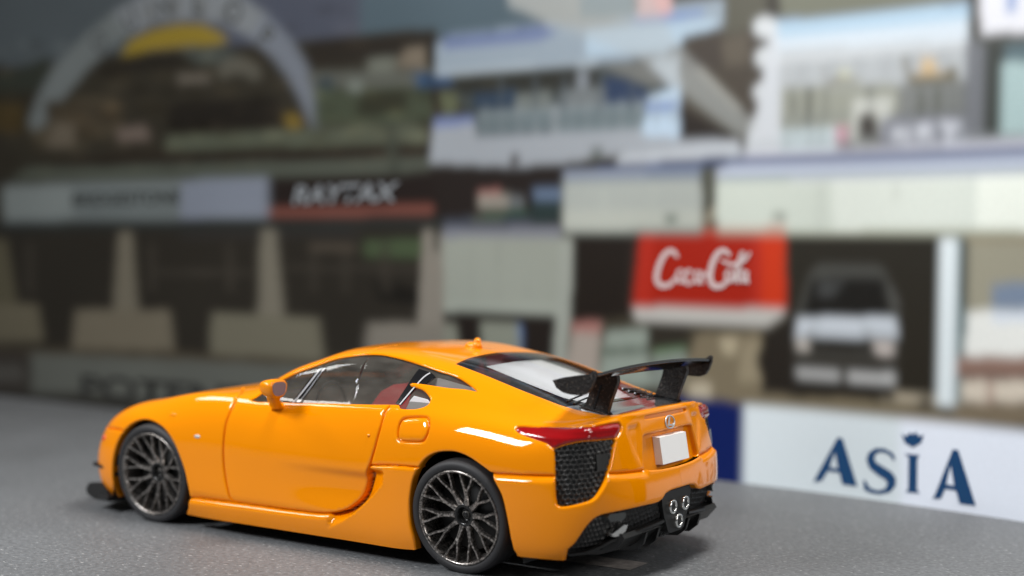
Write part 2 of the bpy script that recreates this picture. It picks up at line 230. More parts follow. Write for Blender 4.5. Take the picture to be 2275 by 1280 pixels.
def to_param(pts):
    """parameters (s, t) of the surface points nearest to the given 3D points"""
    Q = np.atleast_2d(np.asarray(pts, float)); k = np.array([int(np.argmin(((_gp-q)**2).sum(1))) for q in Q])
    return newton(Q, np.stack([_gs[k], _gt[k]], 1), [0, 1, 2], .3)
FEAT = {
 'side_window': [(1.761,0.824,0.905),(1.698,0.751,0.969),(1.578,0.730,1.037),(1.510,0.718,1.073),(1.344,0.686,1.140),(1.191,0.651,1.196),(1.057,0.636,1.223),(0.931,0.618,1.240),(0.827,0.615,1.242),(0.748,0.623,1.235),(0.604,0.632,1.215),(0.461,0.641,1.187),(0.338,0.647,1.160),(0.271,0.646,1.149),(0.195,0.652,1.130),(0.111,0.671,1.098),(0.036,0.693,1.064),(0.118,0.699,1.073),(0.223,0.712,1.075),(0.336,0.720,1.083),(0.435,0.725,1.089),(0.498,0.728,1.090),(0.517,0.735,1.081),(0.502,0.742,1.071),(0.451,0.745,1.063),(0.397,0.752,1.051),(0.351,0.768,1.027),(0.319,0.787,1.004),(0.316,0.810,0.978),(0.338,0.825,0.962),(0.384,0.836,0.948),(0.450,0.840,0.941),(0.512,0.836,0.942),(0.538,0.820,0.959),(0.731,0.817,0.948),(1.086,0.816,0.929),(1.436,0.820,0.912),(1.590,0.824,0.905),(1.696,0.829,0.898)],
 'window_pillar': [(0.570,0.815,0.964),(0.516,0.821,0.960),(0.464,0.746,1.062),(0.412,0.723,1.089),(0.364,0.678,1.136),(0.405,0.664,1.158),(0.502,0.660,1.177)],
 'front_bar': [(1.430,0.827,0.904),(1.351,0.825,0.910),(1.228,0.701,1.142),(1.292,0.706,1.127)],
 'door_gap': [(2.026,0.616,0.949),(1.912,0.757,0.934),(1.885,0.836,0.894),(1.897,0.873,0.827),(1.915,0.900,0.736),(1.920,0.915,0.620),(1.915,0.918,0.489),(1.891,0.921,0.372),(1.850,0.925,0.260),(1.813,0.924,0.225)],
 'sill_line': [(2.217,0.920,0.214),(1.949,0.924,0.222),(1.813,0.924,0.225),(1.681,0.924,0.227),(1.425,0.924,0.229),(1.172,0.924,0.234),(1.064,0.924,0.239),(0.979,0.925,0.251),(0.906,0.925,0.270),(0.848,0.924,0.293),(0.799,0.924,0.327),(0.757,0.923,0.365),(0.730,0.921,0.407),(0.714,0.920,0.453),(0.704,0.919,0.501),(0.695,0.918,0.552),(0.678,0.917,0.581)],
 'door_rear': [(0.678,0.917,0.581),(0.648,0.909,0.689),(0.635,0.899,0.755),(0.624,0.883,0.824),(0.620,0.867,0.876),(0.614,0.848,0.919),(0.603,0.827,0.946)],
 'belt_side': [(0.678,0.917,0.581),(0.575,0.920,0.590),(0.467,0.924,0.599),(0.378,0.929,0.603),(0.282,0.935,0.606)],
 'scoop_crease': [(0.531,0.922,0.577),(0.533,0.923,0.532),(0.550,0.924,0.495),(0.619,0.923,0.416),(0.695,0.924,0.347),(0.801,0.925,0.262),(0.931,0.920,0.185),(1.003,0.912,0.143)],
 'fuel_flap': [(0.476,0.882,0.855),(0.458,0.873,0.880),(0.415,0.871,0.892),(0.292,0.872,0.904),(0.258,0.882,0.888),(0.244,0.905,0.835),(0.257,0.918,0.784),(0.286,0.920,0.762),(0.402,0.913,0.752),(0.454,0.909,0.755),(0.475,0.903,0.777),(0.480,0.894,0.815)],
 'tail_lamp': [(-0.354,0.866,0.884),(-0.353,0.846,0.898),(-0.371,0.835,0.902),(-0.418,0.821,0.903),(-0.465,0.809,0.903),(-0.521,0.785,0.905),(-0.577,0.767,0.905),(-0.638,0.748,0.907),(-0.704,0.754,0.914),(-0.773,0.735,0.925),(-0.814,0.669,0.929),(-0.838,0.589,0.931),(-0.852,0.529,0.929),(-0.861,0.517,0.910),(-0.867,0.529,0.881),(-0.868,0.561,0.855),(-0.866,0.589,0.845),(-0.846,0.676,0.846),(-0.828,0.737,0.847),(-0.794,0.796,0.847),(-0.749,0.829,0.841),(-0.694,0.855,0.826),(-0.660,0.869,0.814),(-0.625,0.884,0.798),(-0.606,0.887,0.806),(-0.579,0.887,0.822),(-0.516,0.889,0.838),(-0.431,0.884,0.856),(-0.380,0.878,0.869)],
 'rear_grille': [(-0.626,0.885,0.794),(-0.661,0.870,0.809),(-0.694,0.856,0.821),(-0.750,0.830,0.836),(-0.795,0.797,0.842),(-0.828,0.738,0.842),(-0.864,0.602,0.841),(-0.869,0.599,0.823),(-0.870,0.616,0.799),(-0.873,0.637,0.755),(-0.875,0.676,0.683),(-0.872,0.710,0.630),(-0.861,0.746,0.575),(-0.841,0.782,0.527),(-0.821,0.807,0.508),(-0.783,0.844,0.494),(-0.720,0.885,0.477),(-0.684,0.900,0.474),(-0.664,0.906,0.485),(-0.655,0.907,0.537),(-0.647,0.901,0.638),(-0.637,0.892,0.738)],
 'grille_flap': [(-0.833,0.758,0.766),(-0.865,0.665,0.763),(-0.868,0.705,0.670),(-0.844,0.760,0.670)],
 'bumper_seam': [(-0.265,0.948,0.625),(-0.393,0.944,0.631),(-0.508,0.933,0.636),(-0.642,0.903,0.643)],
 'bumper_seam_rear': [(-0.880,0.678,0.650),(-0.902,0.589,0.643),(-0.920,0.487,0.640),(-0.936,0.367,0.635)],
 'plate_recess': [(-0.904,0.330,0.821),(-0.903,0.321,0.833),(-0.904,0.291,0.836)],
 'plate_recess_low': [(-0.915,0.349,0.752),(-0.931,0.364,0.662),(-0.937,0.357,0.635)],
 'slot': [(-0.887,0.272,0.923),(-0.884,0.272,0.936),(-0.884,0.244,0.943)],
 'rear_glass': [(0.300,0.539,1.203),(0.295,0.409,1.219),(0.312,0.243,1.230),(0.326,0.078,1.237),(0.323,0.019,1.238)],
 'rear_glass_edge': [(0.300,0.539,1.203),(0.195,0.551,1.180),(0.048,0.561,1.144),(-0.095,0.562,1.103),(-0.228,0.556,1.065),(-0.353,0.542,1.032),(-0.464,0.543,1.002),(-0.525,0.536,0.990),(-0.621,0.526,0.975),(-0.702,0.508,0.963),(-0.751,0.477,0.957)],
 'rear_arch': [(0.304,0.935,0.222),(0.332,0.934,0.222),(0.349,0.935,0.261),(0.353,0.935,0.339),(0.352,0.934,0.410),(0.331,0.934,0.529),(0.296,0.934,0.603),(0.243,0.934,0.665),(0.169,0.936,0.706),(0.081,0.939,0.724),(0.008,0.942,0.725),(-0.085,0.946,0.702),(-0.179,0.948,0.663),(-0.249,0.948,0.628),(-0.283,0.949,0.582),(-0.333,0.949,0.501),(-0.366,0.946,0.385),(-0.387,0.934,0.261),(-0.391,0.918,0.199),(-0.398,0.902,0.168),(-0.418,0.900,0.168)],
 'front_arch': [(3.205,0.749,0.120),(3.049,0.848,0.169),(3.017,0.893,0.300),(2.999,0.904,0.431),(2.948,0.906,0.544),(2.869,0.902,0.636),(2.782,0.899,0.686),(2.687,0.899,0.709),(2.574,0.910,0.700),(2.459,0.922,0.658),(2.369,0.928,0.577),(2.309,0.928,0.481),(2.262,0.927,0.384),(2.233,0.926,0.286),(2.225,0.920,0.213),(2.296,0.880,0.107)],
 'front_seam': [(3.206,0.783,0.599),(3.045,0.869,0.615),(2.924,0.898,0.615)],
 'diffuser_cut': [(-0.712,0.857,0.236),(-0.745,0.848,0.267),(-0.770,0.841,0.305),(-0.803,0.824,0.363),(-0.833,0.795,0.407),(-0.862,0.749,0.429),(-0.907,0.647,0.437),(-0.936,0.539,0.440),(-0.956,0.411,0.441),(-0.969,0.294,0.441),(-0.974,0.234,0.455),(-0.975,0.196,0.479),(-0.977,0.141,0.488)],
 'sill_end': [(2.217,0.920,0.214),(2.250,0.904,0.153),(2.301,0.877,0.103)],
 'rear_sill_end': [(0.304,0.935,0.222),(0.314,0.912,0.117)],
 'marker': [(2.156,0.920,0.637)],
 'marker2': [(2.412,0.893,0.764)],
 'lock': [(0.706,0.895,0.763)],
 'turn': [(3.156,0.846,0.536)],
 'lamp_brow': [(-0.518,0.761,0.913),(-0.611,0.703,0.919),(-0.691,0.645,0.933),(-0.767,0.570,0.945),(-0.837,0.503,0.954)],
 'hip_crease': [(0.204,0.738,1.046),(0.009,0.731,1.026),(-0.120,0.729,0.999),(-0.278,0.727,0.965),(-0.378,0.711,0.952)],
 'emblem': [(-0.908,0.000,0.878)],
 'trunk_panel': [(-0.873,0.474,0.891),(-0.873,0.446,0.907),(-0.878,0.396,0.910),(-0.887,0.322,0.906)],
 'trunk_panel2': [(-0.873,0.474,0.891),(-0.884,0.476,0.842),(-0.897,0.455,0.789),(-0.908,0.430,0.747)],
}
# ---------------------------------------------------------------- cutting the surface into panels
def crom(P, closed, step=.012):
    """Catmull-Rom through 3D points, corners sharper than 50 degrees kept; resampled"""
    P = [np.array(p, float) for p in P]; n = len(P); out = []
    def sharp(i):
        if not closed and (i == 0 or i == n-1): return True
        a = P[i]-P[i-1]; b = P[(i+1) % n]-P[i]
        c = a@b/(np.linalg.norm(a)*np.linalg.norm(b)+1e-9)
        return c < .62
    for i in range(n if closed else n-1):
        p1, p2 = P[i], P[(i+1) % n]
        p0 = p1 if sharp(i) else P[i-1]; p3 = p2 if sharp((i+1) % n) else P[(i+2) % n]
        L = np.linalg.norm(p2-p1); k = max(1, int(math.ceil(L/step)))
        m1 = (p2-p0)/2; m2 = (p3-p1)/2
        if p0 is p1: m1 = p2-p1
        if p3 is p2: m2 = p2-p1
        l1, l2 = np.linalg.norm(m1), np.linalg.norm(m2)
        m1 = m1*min(1, L/(l1+1e-9)); m2 = m2*min(1, L/(l2+1e-9))
        for j in range(k):
            t = j/k
            out.append((2*t**3-3*t**2+1)*p1+(t**3-2*t**2+t)*m1+(-2*t**3+3*t**2)*p2+(t**3-t**2)*m2)
    if not closed: out.append(P[-1])
    return np.array(out)

def nearest2(pts, axes, ok):
    """parameters of surface points whose two given coordinates match; ok masks the part of the surface meant"""
    idx = np.where(ok)[0]; G2 = _gp[idx][:, axes]; Q = np.atleast_2d(np.asarray(pts, float))
    k = idx[[int(np.argmin(((G2-q)**2).sum(1))) for q in Q]]
    return newton(Q, np.stack([_gs[k], _gt[k]], 1), axes, .2)
SIDE = (_gt < 6) & (_gs > 2.5) & (_gs < 20.5); REAR = (_gs > 19.5) & (_gt < 5.6); TOP = (_gt > 5.2)
def p3(name_or_pts, closed=False, step=.012):
    P = FEAT[name_or_pts] if isinstance(name_or_pts, str) else name_or_pts
    return to_param(crom(P, closed, step))
def lift(st, axes_pts=None): return surf(st[:, 0], st[:, 1])[0]
def pv(pts, axes, ok, closed=False, step=.012):
    st = nearest2(pts, axes, ok); return to_param(crom(lift(st), closed, step))
def ps(pts, **k): return pv(pts, [0, 2], SIDE, **k)
def pr(pts, **k): return pv(pts, [1, 2], REAR, **k)
def pt(pts, **k): return pv(pts, [0, 1], TOP, **k)
def offset(st, d, closed):
    """shift a parameter polyline by d metres across the surface, to its left seen from outside"""
    st = np.asarray(st, float)
    c0 = np.clip(st[:, 0], 0, NS-1); c1 = np.clip(st[:, 1], 0, NT-1); e = 2e-3
    P, n = surf(c0, c1)
    s0 = np.clip(c0, e, NS-1-e); t0 = np.clip(c1, e, NT-1-e)
    Js = (surf(s0+e, t0)[0]-surf(s0-e, t0)[0])/(2*e); Jt = (surf(s0, t0+e)[0]-surf(s0, t0-e)[0])/(2*e)
    if closed: T = np.roll(P, -1, 0)-np.roll(P, 1, 0)
    else: T = np.gradient(P, axis=0)
    T /= np.linalg.norm(T, axis=1)[:, None]+1e-9
    v = np.cross(n, T)*d
    out = []
    for i in range(len(st)):
        J = np.stack([Js[i], Jt[i]], 1); q, *_x = np.linalg.lstsq(J, v[i], rcond=None)
        out.append(st[i]+q)
    return np.array(out)
def area2(st): return .5*float(np.sum(st[:, 0]*np.roll(st[:, 1], -1)-np.roll(st[:, 0], -1)*st[:, 1]))
def inside(poly, q):
    x, y = q[:, 0], q[:, 1]; r = np.zeros(len(q), bool); n = len(poly)
    for i in range(n):
        x1, y1 = poly[i]; x2, y2 = poly[(i+1) % n]
        if y1 == y2: continue
        c = ((y1 > y) != (y2 > y)) & (x < (x2-x1)*(y-y1)/(y2-y1)+x1); r ^= c
    return r
def dist_poly(P, L, closed):
    """distance of 3D points to a 3D polyline"""
    d = np.full(len(P), 9e9); n = len(L)
    lo = L.min(0)-.12; hi = L.max(0)+.12
    idx = np.where(((P > lo) & (P < hi)).all(1))[0]
    if len(idx) == 0: return d
    Q = P[idx]; dd = np.full(len(Q), 9e9)
    for i in range(n if closed else n-1):
        a, b = L[i], L[(i+1) % n]; ab = b-a; t = np.clip((Q-a)@ab/(ab@ab+1e-12), 0, 1)
        dd = np.minimum(dd, ((Q-a-t[:, None]*ab)**2).sum(1))
    d[idx] = np.sqrt(dd); return d
def sstep(x, a, b):
    t = np.clip((x-a)/(b-a), 0, 1); return t*t*(3-2*t)

# outlines in parameter space; ends pushed past the sheet's rim where a cut runs off it
def ext(st, first=None, last=None):
    st = list(map(tuple, st))
    if first is not None: st = [first]+st
    if last is not None: st = st+[last]
    return np.array(st)
E0, E1 = NS-1, NT-1
W_OUT = p3('side_window', True); W_IN = offset(W_OUT, -.022 if area2(W_OUT) > 0 else .022, True)
PILLAR = p3('window_pillar', True, .03); FBAR = p3('front_bar', True, .03)
LAMP = p3('tail_lamp', True, .01); GRIL = p3('rear_grille', True, .01); FLAP = p3('grille_flap', True, .02)
FRONT_ARCH = ps([(3.03, .14), (3.035, .22), (3.025, .31), (2.998, .43), (2.947, .545), (2.867, .637), (2.777, .69), (2.68, .711), (2.572, .70), (2.458, .656), (2.37, .577), (2.31, .48), (2.265, .385), (2.236, .286), (2.222, .215), (2.24, .15), (2.262, .125)])
FRONT_ARCH = ext(FRONT_ARCH, (FRONT_ARCH[0, 0], -.4), (FRONT_ARCH[-1, 0]-.1, -.4))
REAR_ARCH = ps([(.322, .15), (.328, .19), (.345, .26), (.353, .339), (.352, .41), (.331, .529), (.296, .603), (.243, .665), (.169, .706), (.081, .724), (.0, .725), (-.085, .704), (-.175, .663), (-.243, .625), (-.288, .572), (-.333, .501), (-.366, .385), (-.387, .261), (-.396, .205), (-.405, .185)])
REAR_ARCH = ext(REAR_ARCH, (REAR_ARCH[0, 0], -.4), (REAR_ARCH[-1, 0]+.05, -.4))
DOORGAP = p3('door_gap'); SILL = p3('sill_line'); DREAR = p3('door_rear'); BELT = p3('belt_side'); SEAM = p3('bumper_seam'); SEAMR = p3('bumper_seam_rear')
BELT = ext(BELT, None, tuple(BELT[-1]+np.array([.25, 0])))           # on into the rear arch
SILL = ext(SILL, tuple(SILL[0]+np.array([-.15, 0])), None)
SEAM = ext(SEAM, tuple(SEAM[0]+np.array([-.2, 0])), None)
SEAMR = ext(pr([(.68, .652), (.59, .645), (.487, .640), (.38, .636)]), None, None)
FSEAM = p3([(3.19, .79, .602), (3.045, .869, .615), (2.915, .90, .615)]); 
FLAPC = p3('fuel_flap', True); CREASE = p3('scoop_crease')
_rc = pr([(.0, .840), (.15, .839), (.30, .835), (.328, .826), (.333, .80), (.345, .752), (.362, .67), (.362, .642), (.34, .633), (.2, .622), (.0, .618)])
RECESS = ext(_rc, (E0+.4, _rc[0, 1]), (E0+.4, _rc[-1, 1]))
_sl = pr([(.0, .944), (.2, .9425), (.262, .941), (.277, .936), (.277, .928), (.262, .924), (.2, .9235), (.0, .9225)])
SLOT = ext(_sl, (E0+.4, _sl[0, 1]), (E0+.4, _sl[-1, 1]))
_df = ext(p3('diffuser_cut'), None, None)
_d2 = pr([(.141, .49), (.07, .492), (.0, .492)])
DIFF = np.vstack([[(_df[0, 0]-.12, -.4)], _df, _d2[1:], [(E0+.4, _d2[-1, 1]), (E0+.4, -.4)]])
_rg = [(-.751, .477), (-.702, .508), (-.621, .526), (-.525, .537), (-.464, .543), (-.353, .545), (-.228, .553), (-.095, .558), (.048, .558), (.195, .550), (.305, .538), (.318, .44), (.338, .33), (.352, .2), (.358, .1), (.358, .0)]
_g = pt(_rg, step=.015)
_dl = pt([(-.805, .0), (-.80, .15), (-.79, .30), (-.775, .40), (-.751, .477)], step=.015)
DECKALL = np.vstack([_dl[:-1], _g, [(_g[-1, 0], E1+.4), (_dl[0, 0], E1+.4)]])
DECKALL_IN = np.vstack([offset(np.vstack([_dl[:-1], _g]), .02, False), [(_g[-1, 0]+.08, E1+.4), (_dl[0, 0]-.15, E1+.4)]])
_gl = pt([(-.47, .60), (-.50, .50), (-.55, .36), (-.585, .2), (-.60, .0)], step=.015)
GLASSCUT = np.vstack([_gl, [(_gl[-1, 0], E1+.4), (12.5, E1+.4), (12.5, 5.5)]])
_ws = pt([(2.06, .0), (2.03, .25), (1.95, .50), (1.84, .68), (1.75, .685), (1.62, .665), (1.45, .63), (1.3, .58), (1.22, .52), (1.19, .40), (1.21, .2), (1.225, .0)], step=.02)
WSHIELD = np.vstack([_ws, [(_ws[-1, 0], E1+.4), (_ws[0, 0], E1+.4)]])
# door, skirt and bumper areas
DTOP = p3([(.603, .827, .946), (.60, .81, .968), (.75, .808, .975), (1.2, .806, .955), (1.6, .81, .93), (1.70, .815, .918), (1.80, .828, .905), (1.885, .836, .894)], step=.02)
_k = int(np.argmin(((SILL-DOORGAP[-1])**2).sum(1))); _j = int(np.argmin(((DOORGAP-DTOP[-1])**2).sum(1)))
DOOR = np.vstack([DOORGAP[_j:], SILL[_k:], DREAR[1:], DTOP[1:-1]])
SKIRT = np.vstack([SILL, BELT[1:], [(BELT[-1, 0]+.4, BELT[-1, 1]), (BELT[-1, 0]+.4, -.4), (SILL[0, 0], -.4)]])
RBUMP = np.vstack([SEAM, [(SEAM[-1]+SEAMR[0])/2], SEAMR, [(RECESS[-2])], [(E0+.4, RECESS[-1, 1]), (E0+.4, -.4), (SEAM[0, 0]-.3, -.4), (SEAM[0, 0]-.3, SEAM[0, 1])]])
FBUMP = np.vstack([[(-.4, FSEAM[0, 1]-.6)], [(1.5, FSEAM[0, 1]-.3)], FSEAM, [(FSEAM[-1, 0]+.9, FSEAM[-1, 1]), (FSEAM[-1, 0]+.9, -.4), (-.4, -.4)]])

HOLES = {'side_window': (W_OUT, True, .022), 'front_arch': (FRONT_ARCH, False, .05), 'rear_arch': (REAR_ARCH, False, .05), 'tail_lamp': (LAMP, True, .020),
         'rear_grille': (GRIL, True, .030), 'plate_recess': (RECESS, False, .035), 'slot': (SLOT, False, .012), 'diffuser': (DIFF, False, .045),
         'deck': (DECKALL, False, .012), 'windshield': (WSHIELD, False, .010)}
GROOVES = [(DOORGAP, False), (SILL, False), (DREAR, False), (BELT, False), (SEAM, False), (SEAMR, False), (FSEAM, False), (FLAPC, True)]

def build_cdt():
    pts = []; edges = []
    def add(st, closed):
        b = len(pts)
        for q in st: pts.append((float(q[0]), float(q[1])))
        n = len(st)
        for i in range(n if closed else n-1): edges.append((b+i, b+(i+1) % n))
    rim = [(s, 0) for s in np.linspace(0, E0, 420)]+[(E0, t) for t in np.linspace(0, E1, 130)[1:]]+[(s, E1) for s in np.linspace(E0, 0, 300)[1:]]+[(0, t) for t in np.linspace(E1, 0, 60)[1:-1]]
    add(rim, True)
    keep_off = []
    for k, (st, cl, dep) in HOLES.items():
        add(st, cl); keep_off.append(lift(np.clip(st, 0, [E0, E1])))
        sgn = 1 if (area2(st) < 0) else -1
        for d in (.003, .007, .012): add(offset(st, sgn*d, cl), cl)
    for st, cl in GROOVES:
        add(st, cl); keep_off.append(lift(np.clip(st, 0, [E0, E1])))
        for d in (.0035, .007, .012): add(offset(st, d, cl), cl); add(offset(st, -d, cl), cl)
    for st in (W_IN, PILLAR, FBAR, FLAP): add(st, True)
    add(DECKALL_IN, False); add(GLASSCUT, False); add(CREASE, False)
    add(DTOP[-12:], False)
    # grid
    gs = np.arange(.03, E0, .055); gt = np.arange(.04, E1, .085)
    G = np.array([(s+(.5*.055 if j % 2 else 0), t) for j, t in enumerate(gt) for s in gs if s+.03 < E0])
    P, _n = surf(G[:, 0], G[:, 1])
    bad = np.zeros(len(G), bool)
    for L in keep_off: bad |= dist_poly(P, L, False) < .016
    for q in G[~bad]: pts.append((float(q[0]), float(q[1])))
    # grille and diffuser get a finer grid for their relief
    for poly, ds, dt in ((GRIL, .02, .03), (DIFF, .022, .04)):
        lo = np.maximum(poly.min(0), 0); hi = np.minimum(poly.max(0), [E0, E1])
        q = np.array([(s, t) for s in np.arange(lo[0], hi[0], ds) for t in np.arange(lo[1], hi[1], dt)])
        for a in q[inside(poly, q)]: pts.append((float(a[0]), float(a[1])))
    K = .62
    r = delaunay_2d_cdt([Vector((a, b*K)) for a, b in pts], edges, [], 0, 1e-6)
    V = np.array([(v.x, v.y/K) for v in r[0]]); F = np.array([f for f in r[2] if len(f) == 3])
    return V, F
PV, PF = build_cdt()
cen = PV[PF].mean(1)
ok = (cen[:, 0] > 0) & (cen[:, 0] < E0) & (cen[:, 1] > 0) & (cen[:, 1] < E1)
PF = PF[ok]; cen = cen[ok]
PV = np.clip(PV, 0, [E0, E1])
P0, N0 = surf(PV[:, 0], PV[:, 1])
tri = P0[PF]; fn = np.cross(tri[:, 1]-tri[:, 0], tri[:, 2]-tri[:, 0])
flip = (fn*N0[PF].mean(1)).sum(1) < 0; PF[flip] = PF[flip][:, ::-1]
reg = np.full(len(PF), 'body', dtype=object)
def setreg(poly, name, only=('body',)):
    m = inside(poly, cen) & np.isin(reg.astype(str), only); reg[m] = name
setreg(DOOR, 'door'); setreg(SKIRT, 'side_skirt', ('body',)); setreg(RBUMP, 'rear_bumper'); setreg(FBUMP, 'front_bumper')
ALLB = ('body', 'door', 'side_skirt', 'rear_bumper', 'front_bumper')
for k, (st, cl, dep) in HOLES.items(): setreg(st, k, ALLB)
setreg(W_IN, 'window_inner', ('side_window',)); setreg(PILLAR, 'window_pillar', ('window_inner',)); setreg(FBAR, 'front_bar', ('window_inner',))
setreg(FLAP, 'grille_flap', ('rear_grille',))
m_ = np.isin(reg.astype(str), ['deck']) & inside(DECKALL_IN, cen) & inside(GLASSCUT, cen); reg[m_] = 'rear_glass'
reg[(reg == 'body') & (cen[:, 1] > 5) & inside(DECKALL, cen)] = 'deck'

# --- relief of the painted panels
disp = np.zeros(len(PV))
x, y, z = P0.T
in_skirt = inside(SKIRT, PV)
dS = dist_poly(P0, lift(SILL), False); dC = dist_poly(P0, lift(CREASE), False)
for st, cl in GROOVES:
    L = lift(np.clip(st, 0, [E0, E1])); d = dist_poly(P0, L, cl)
    dep, wd = (.019, .0060)
    disp -= dep*np.exp(-(d/wd)**2)
d_out = np.full(len(PV), 9e9)
hole_mask = {}
for k, (st, cl, dep) in HOLES.items():
    d = dist_poly(P0, lift(np.clip(st, 0, [E0, E1])), cl); hole_mask[k] = inside(st, PV) & (d > 1e-4)
    r = .012 if k not in ('slot', 'windshield', 'deck') else .006
    dd = np.clip(d, 0, r); disp -= np.where(~hole_mask[k], r*(1-np.sqrt(np.clip(1-((r-dd)/r)**2, 0, 1)))*.8, 0)
sside = (PV[:, 0] > 3) & (PV[:, 0] < 20) & (PV[:, 1] < 5)
# skirt stands proud of the doors and fenders
disp += np.where(in_skirt & sside, .016*sstep(dS, .0, .030)*sstep(x, .2, .5)*(1-sstep(x, 2.2, 2.4)*0), 0)
low = sstep(.27-z, 0, .05)
disp -= np.where(~in_skirt & sside & (x > .6) & (x < 2.2), .010*low, 0)
# hollow in the rear of the door that runs into the intake scoop
A = 1-sstep(x, .68, 1.55); B = sstep(.545-z, 0, .060)*(1-sstep(.545-z, .12, .32)); 
door_m = (~in_skirt) & sside & (x > .60)
disp -= np.where(door_m, .027*A*B, 0)
# scoop between the door edge and its own crease: deep at the door, level at the crease
SC_AREA = np.vstack([SILL[np.argmin(((SILL-np.array(to_param([(.979, .925, .251)])[0]))**2).sum(1)):], CREASE])
in_sc = inside(SC_AREA, PV)
ratio = dC/(dC+dS+1e-6)
topf = sstep(.575-z, 0, .05)
disp -= np.where(in_sc, .080*(1-(1-ratio)**1.8)*topf*sstep(z, .13, .30), 0)
# bumper ledge, number plate shelf, a lamp brow and the shoulder line
rb = inside(RBUMP, PV)
disp += np.where(rb & (x < -.25), .020*sstep(dist_poly(P0, lift(np.vstack([SEAM, SEAMR])), False), .004, .035), 0)
dB = dist_poly(P0, np.array([(-.50, .76, .914), (-.611, .703, .922), (-.691, .645, .936), (-.767, .570, .948), (-.837, .49, .956), (-.87, .35, .955), (-.886, .16, .958), (-.89, 0, .96)]), False)
disp += .007*np.exp(-(dB/.016)**2)
dH = dist_poly(P0, np.array(FEAT['hip_crease']), False); disp += .003*np.exp(-(dH/.05)**2)
tp = inside(pr([(.474, .891), (.455, .907), (.396, .912), (.34, .91), (.345, .84), (.37, .70), (.376, .655), (.41, .69), (.455, .77), (.478, .84)], closed=True), PV)
dtp = dist_poly(P0, lift(pr([(.474, .891), (.455, .907), (.396, .912), (.34, .91), (.345, .84), (.37, .70), (.376, .655), (.41, .69), (.455, .77), (.478, .84)], closed=True)), True)
disp -= np.where(tp, .010*sstep(dtp, 0, .03), 0)
fl = inside(FLAPC, PV); dfl = dist_poly(P0, lift(FLAPC), True); disp += np.where(fl, .004*sstep(dfl, .012, .035), 0)
PB = P0+N0*disp[:, None]

def add_mirror(V, F, weld=True):
    n = len(V); M = V*np.array([1, -1, 1]); mp = np.arange(n)+n
    if weld: c = np.abs(V[:, 1]) < 1e-5; mp[c] = np.where(c)[0]
    return np.vstack([V, M]), np.vstack([F, mp[F][:, ::-1]])
def walls(keep, hole, depth, src=None, inward=None):
    """strips that turn the rim of a hole inward"""
    src = PB if src is None else src
    E = {}
    mk = np.isin(reg.astype(str), keep); mh = np.isin(reg.astype(str), hole)
    for f in PF[mh]:
        for a, b in ((f[0], f[1]), (f[1], f[2]), (f[2], f[0])): E[(a, b)] = 1
    V = []; F = []; ix = {}
    for f in PF[mk]:
        for a, b in ((f[0], f[1]), (f[1], f[2]), (f[2], f[0])):
            if (b, a) in E:
                for q in (a, b):
                    if q not in ix:
                        ix[q] = len(V); n = N0[q] if inward is None else -np.array(inward)
                        V += [src[q], src[q]-n*depth*.5, src[q]-n*depth]
                i, j = ix[a], ix[b]; F += [(j, i, i+1), (j, i+1, j+1), (j+1, i+1, i+2), (j+1, i+2, j+2)]
    return np.array(V).reshape(-1, 3), np.array(F, int).reshape(-1, 3)

# ---------------------------------------------------------------- the model car
car = bpy.data.objects.new('model_car', None); COL.objects.link(car); car.empty_display_size = .5
car['label'] = 'glossy orange toy sports coupe with black rear wing standing on the grey sheet'
car['category'] = 'model car'
FLOORS = {'plate_recess': .035, 'slot': .012}
def panel(name, region, holes):
    m = np.isin(reg.astype(str), [region]); F = PF[m]; used, inv = np.unique(F, return_inverse=True); V = PB[used]; F = inv.reshape(-1, 3)
    parts = [(V, F)]
    for h in holes:
        hl = [h] if h != 'deck' else ['deck', 'rear_glass']
        wv, wf = walls([region], hl, HOLES[h][2]+(0 if h not in FLOORS else 0), inward=(0, -1, 0) if 'arch' in h else None)
        if len(wv): parts.append((wv, wf))
        if h in FLOORS and len(wv):
            fm = np.isin(reg.astype(str), [h]); fF = PF[fm]; u, iv = np.unique(fF, return_inverse=True)
            parts.append((P0[u]-N0[u]*FLOORS[h], iv.reshape(-1, 3)))
    return parts
def join(parts, mirror):
    Vs = []; Fs = []; o = 0
    for V, F in parts:
        if mirror: V, F = add_mirror(V, F)
        Vs.append(V); Fs.append(F+o); o += len(V)
    return np.vstack(Vs), np.vstack(Fs)
def centre_panel(name, region, holes, m=PAINT):
    V, F = join(panel(name, region, holes), True); return mesh(name, V, F, m, car)
def pair(name, parts, m, parent=car):
    V, F = join(parts, False); a = mesh(name, V, F, m, parent)
    b = mesh(name, V*np.array([1, -1, 1]), F[:, ::-1], m, parent); return a, b
body = centre_panel('body', 'body', ['side_window', 'front_arch', 'rear_arch', 'tail_lamp', 'rear_grille', 'plate_recess', 'slot', 'deck', 'windshield'])
pair('door', panel('door', 'door', ['side_window']), PAINT)
pair('side_skirt', panel('side_skirt', 'side_skirt', ['front_arch', 'rear_arch']), PAINT)
centre_panel('rear_bumper', 'rear_bumper', ['rear_arch', 'rear_grille', 'diffuser'])
centre_panel('front_bumper', 'front_bumper', ['front_arch'])

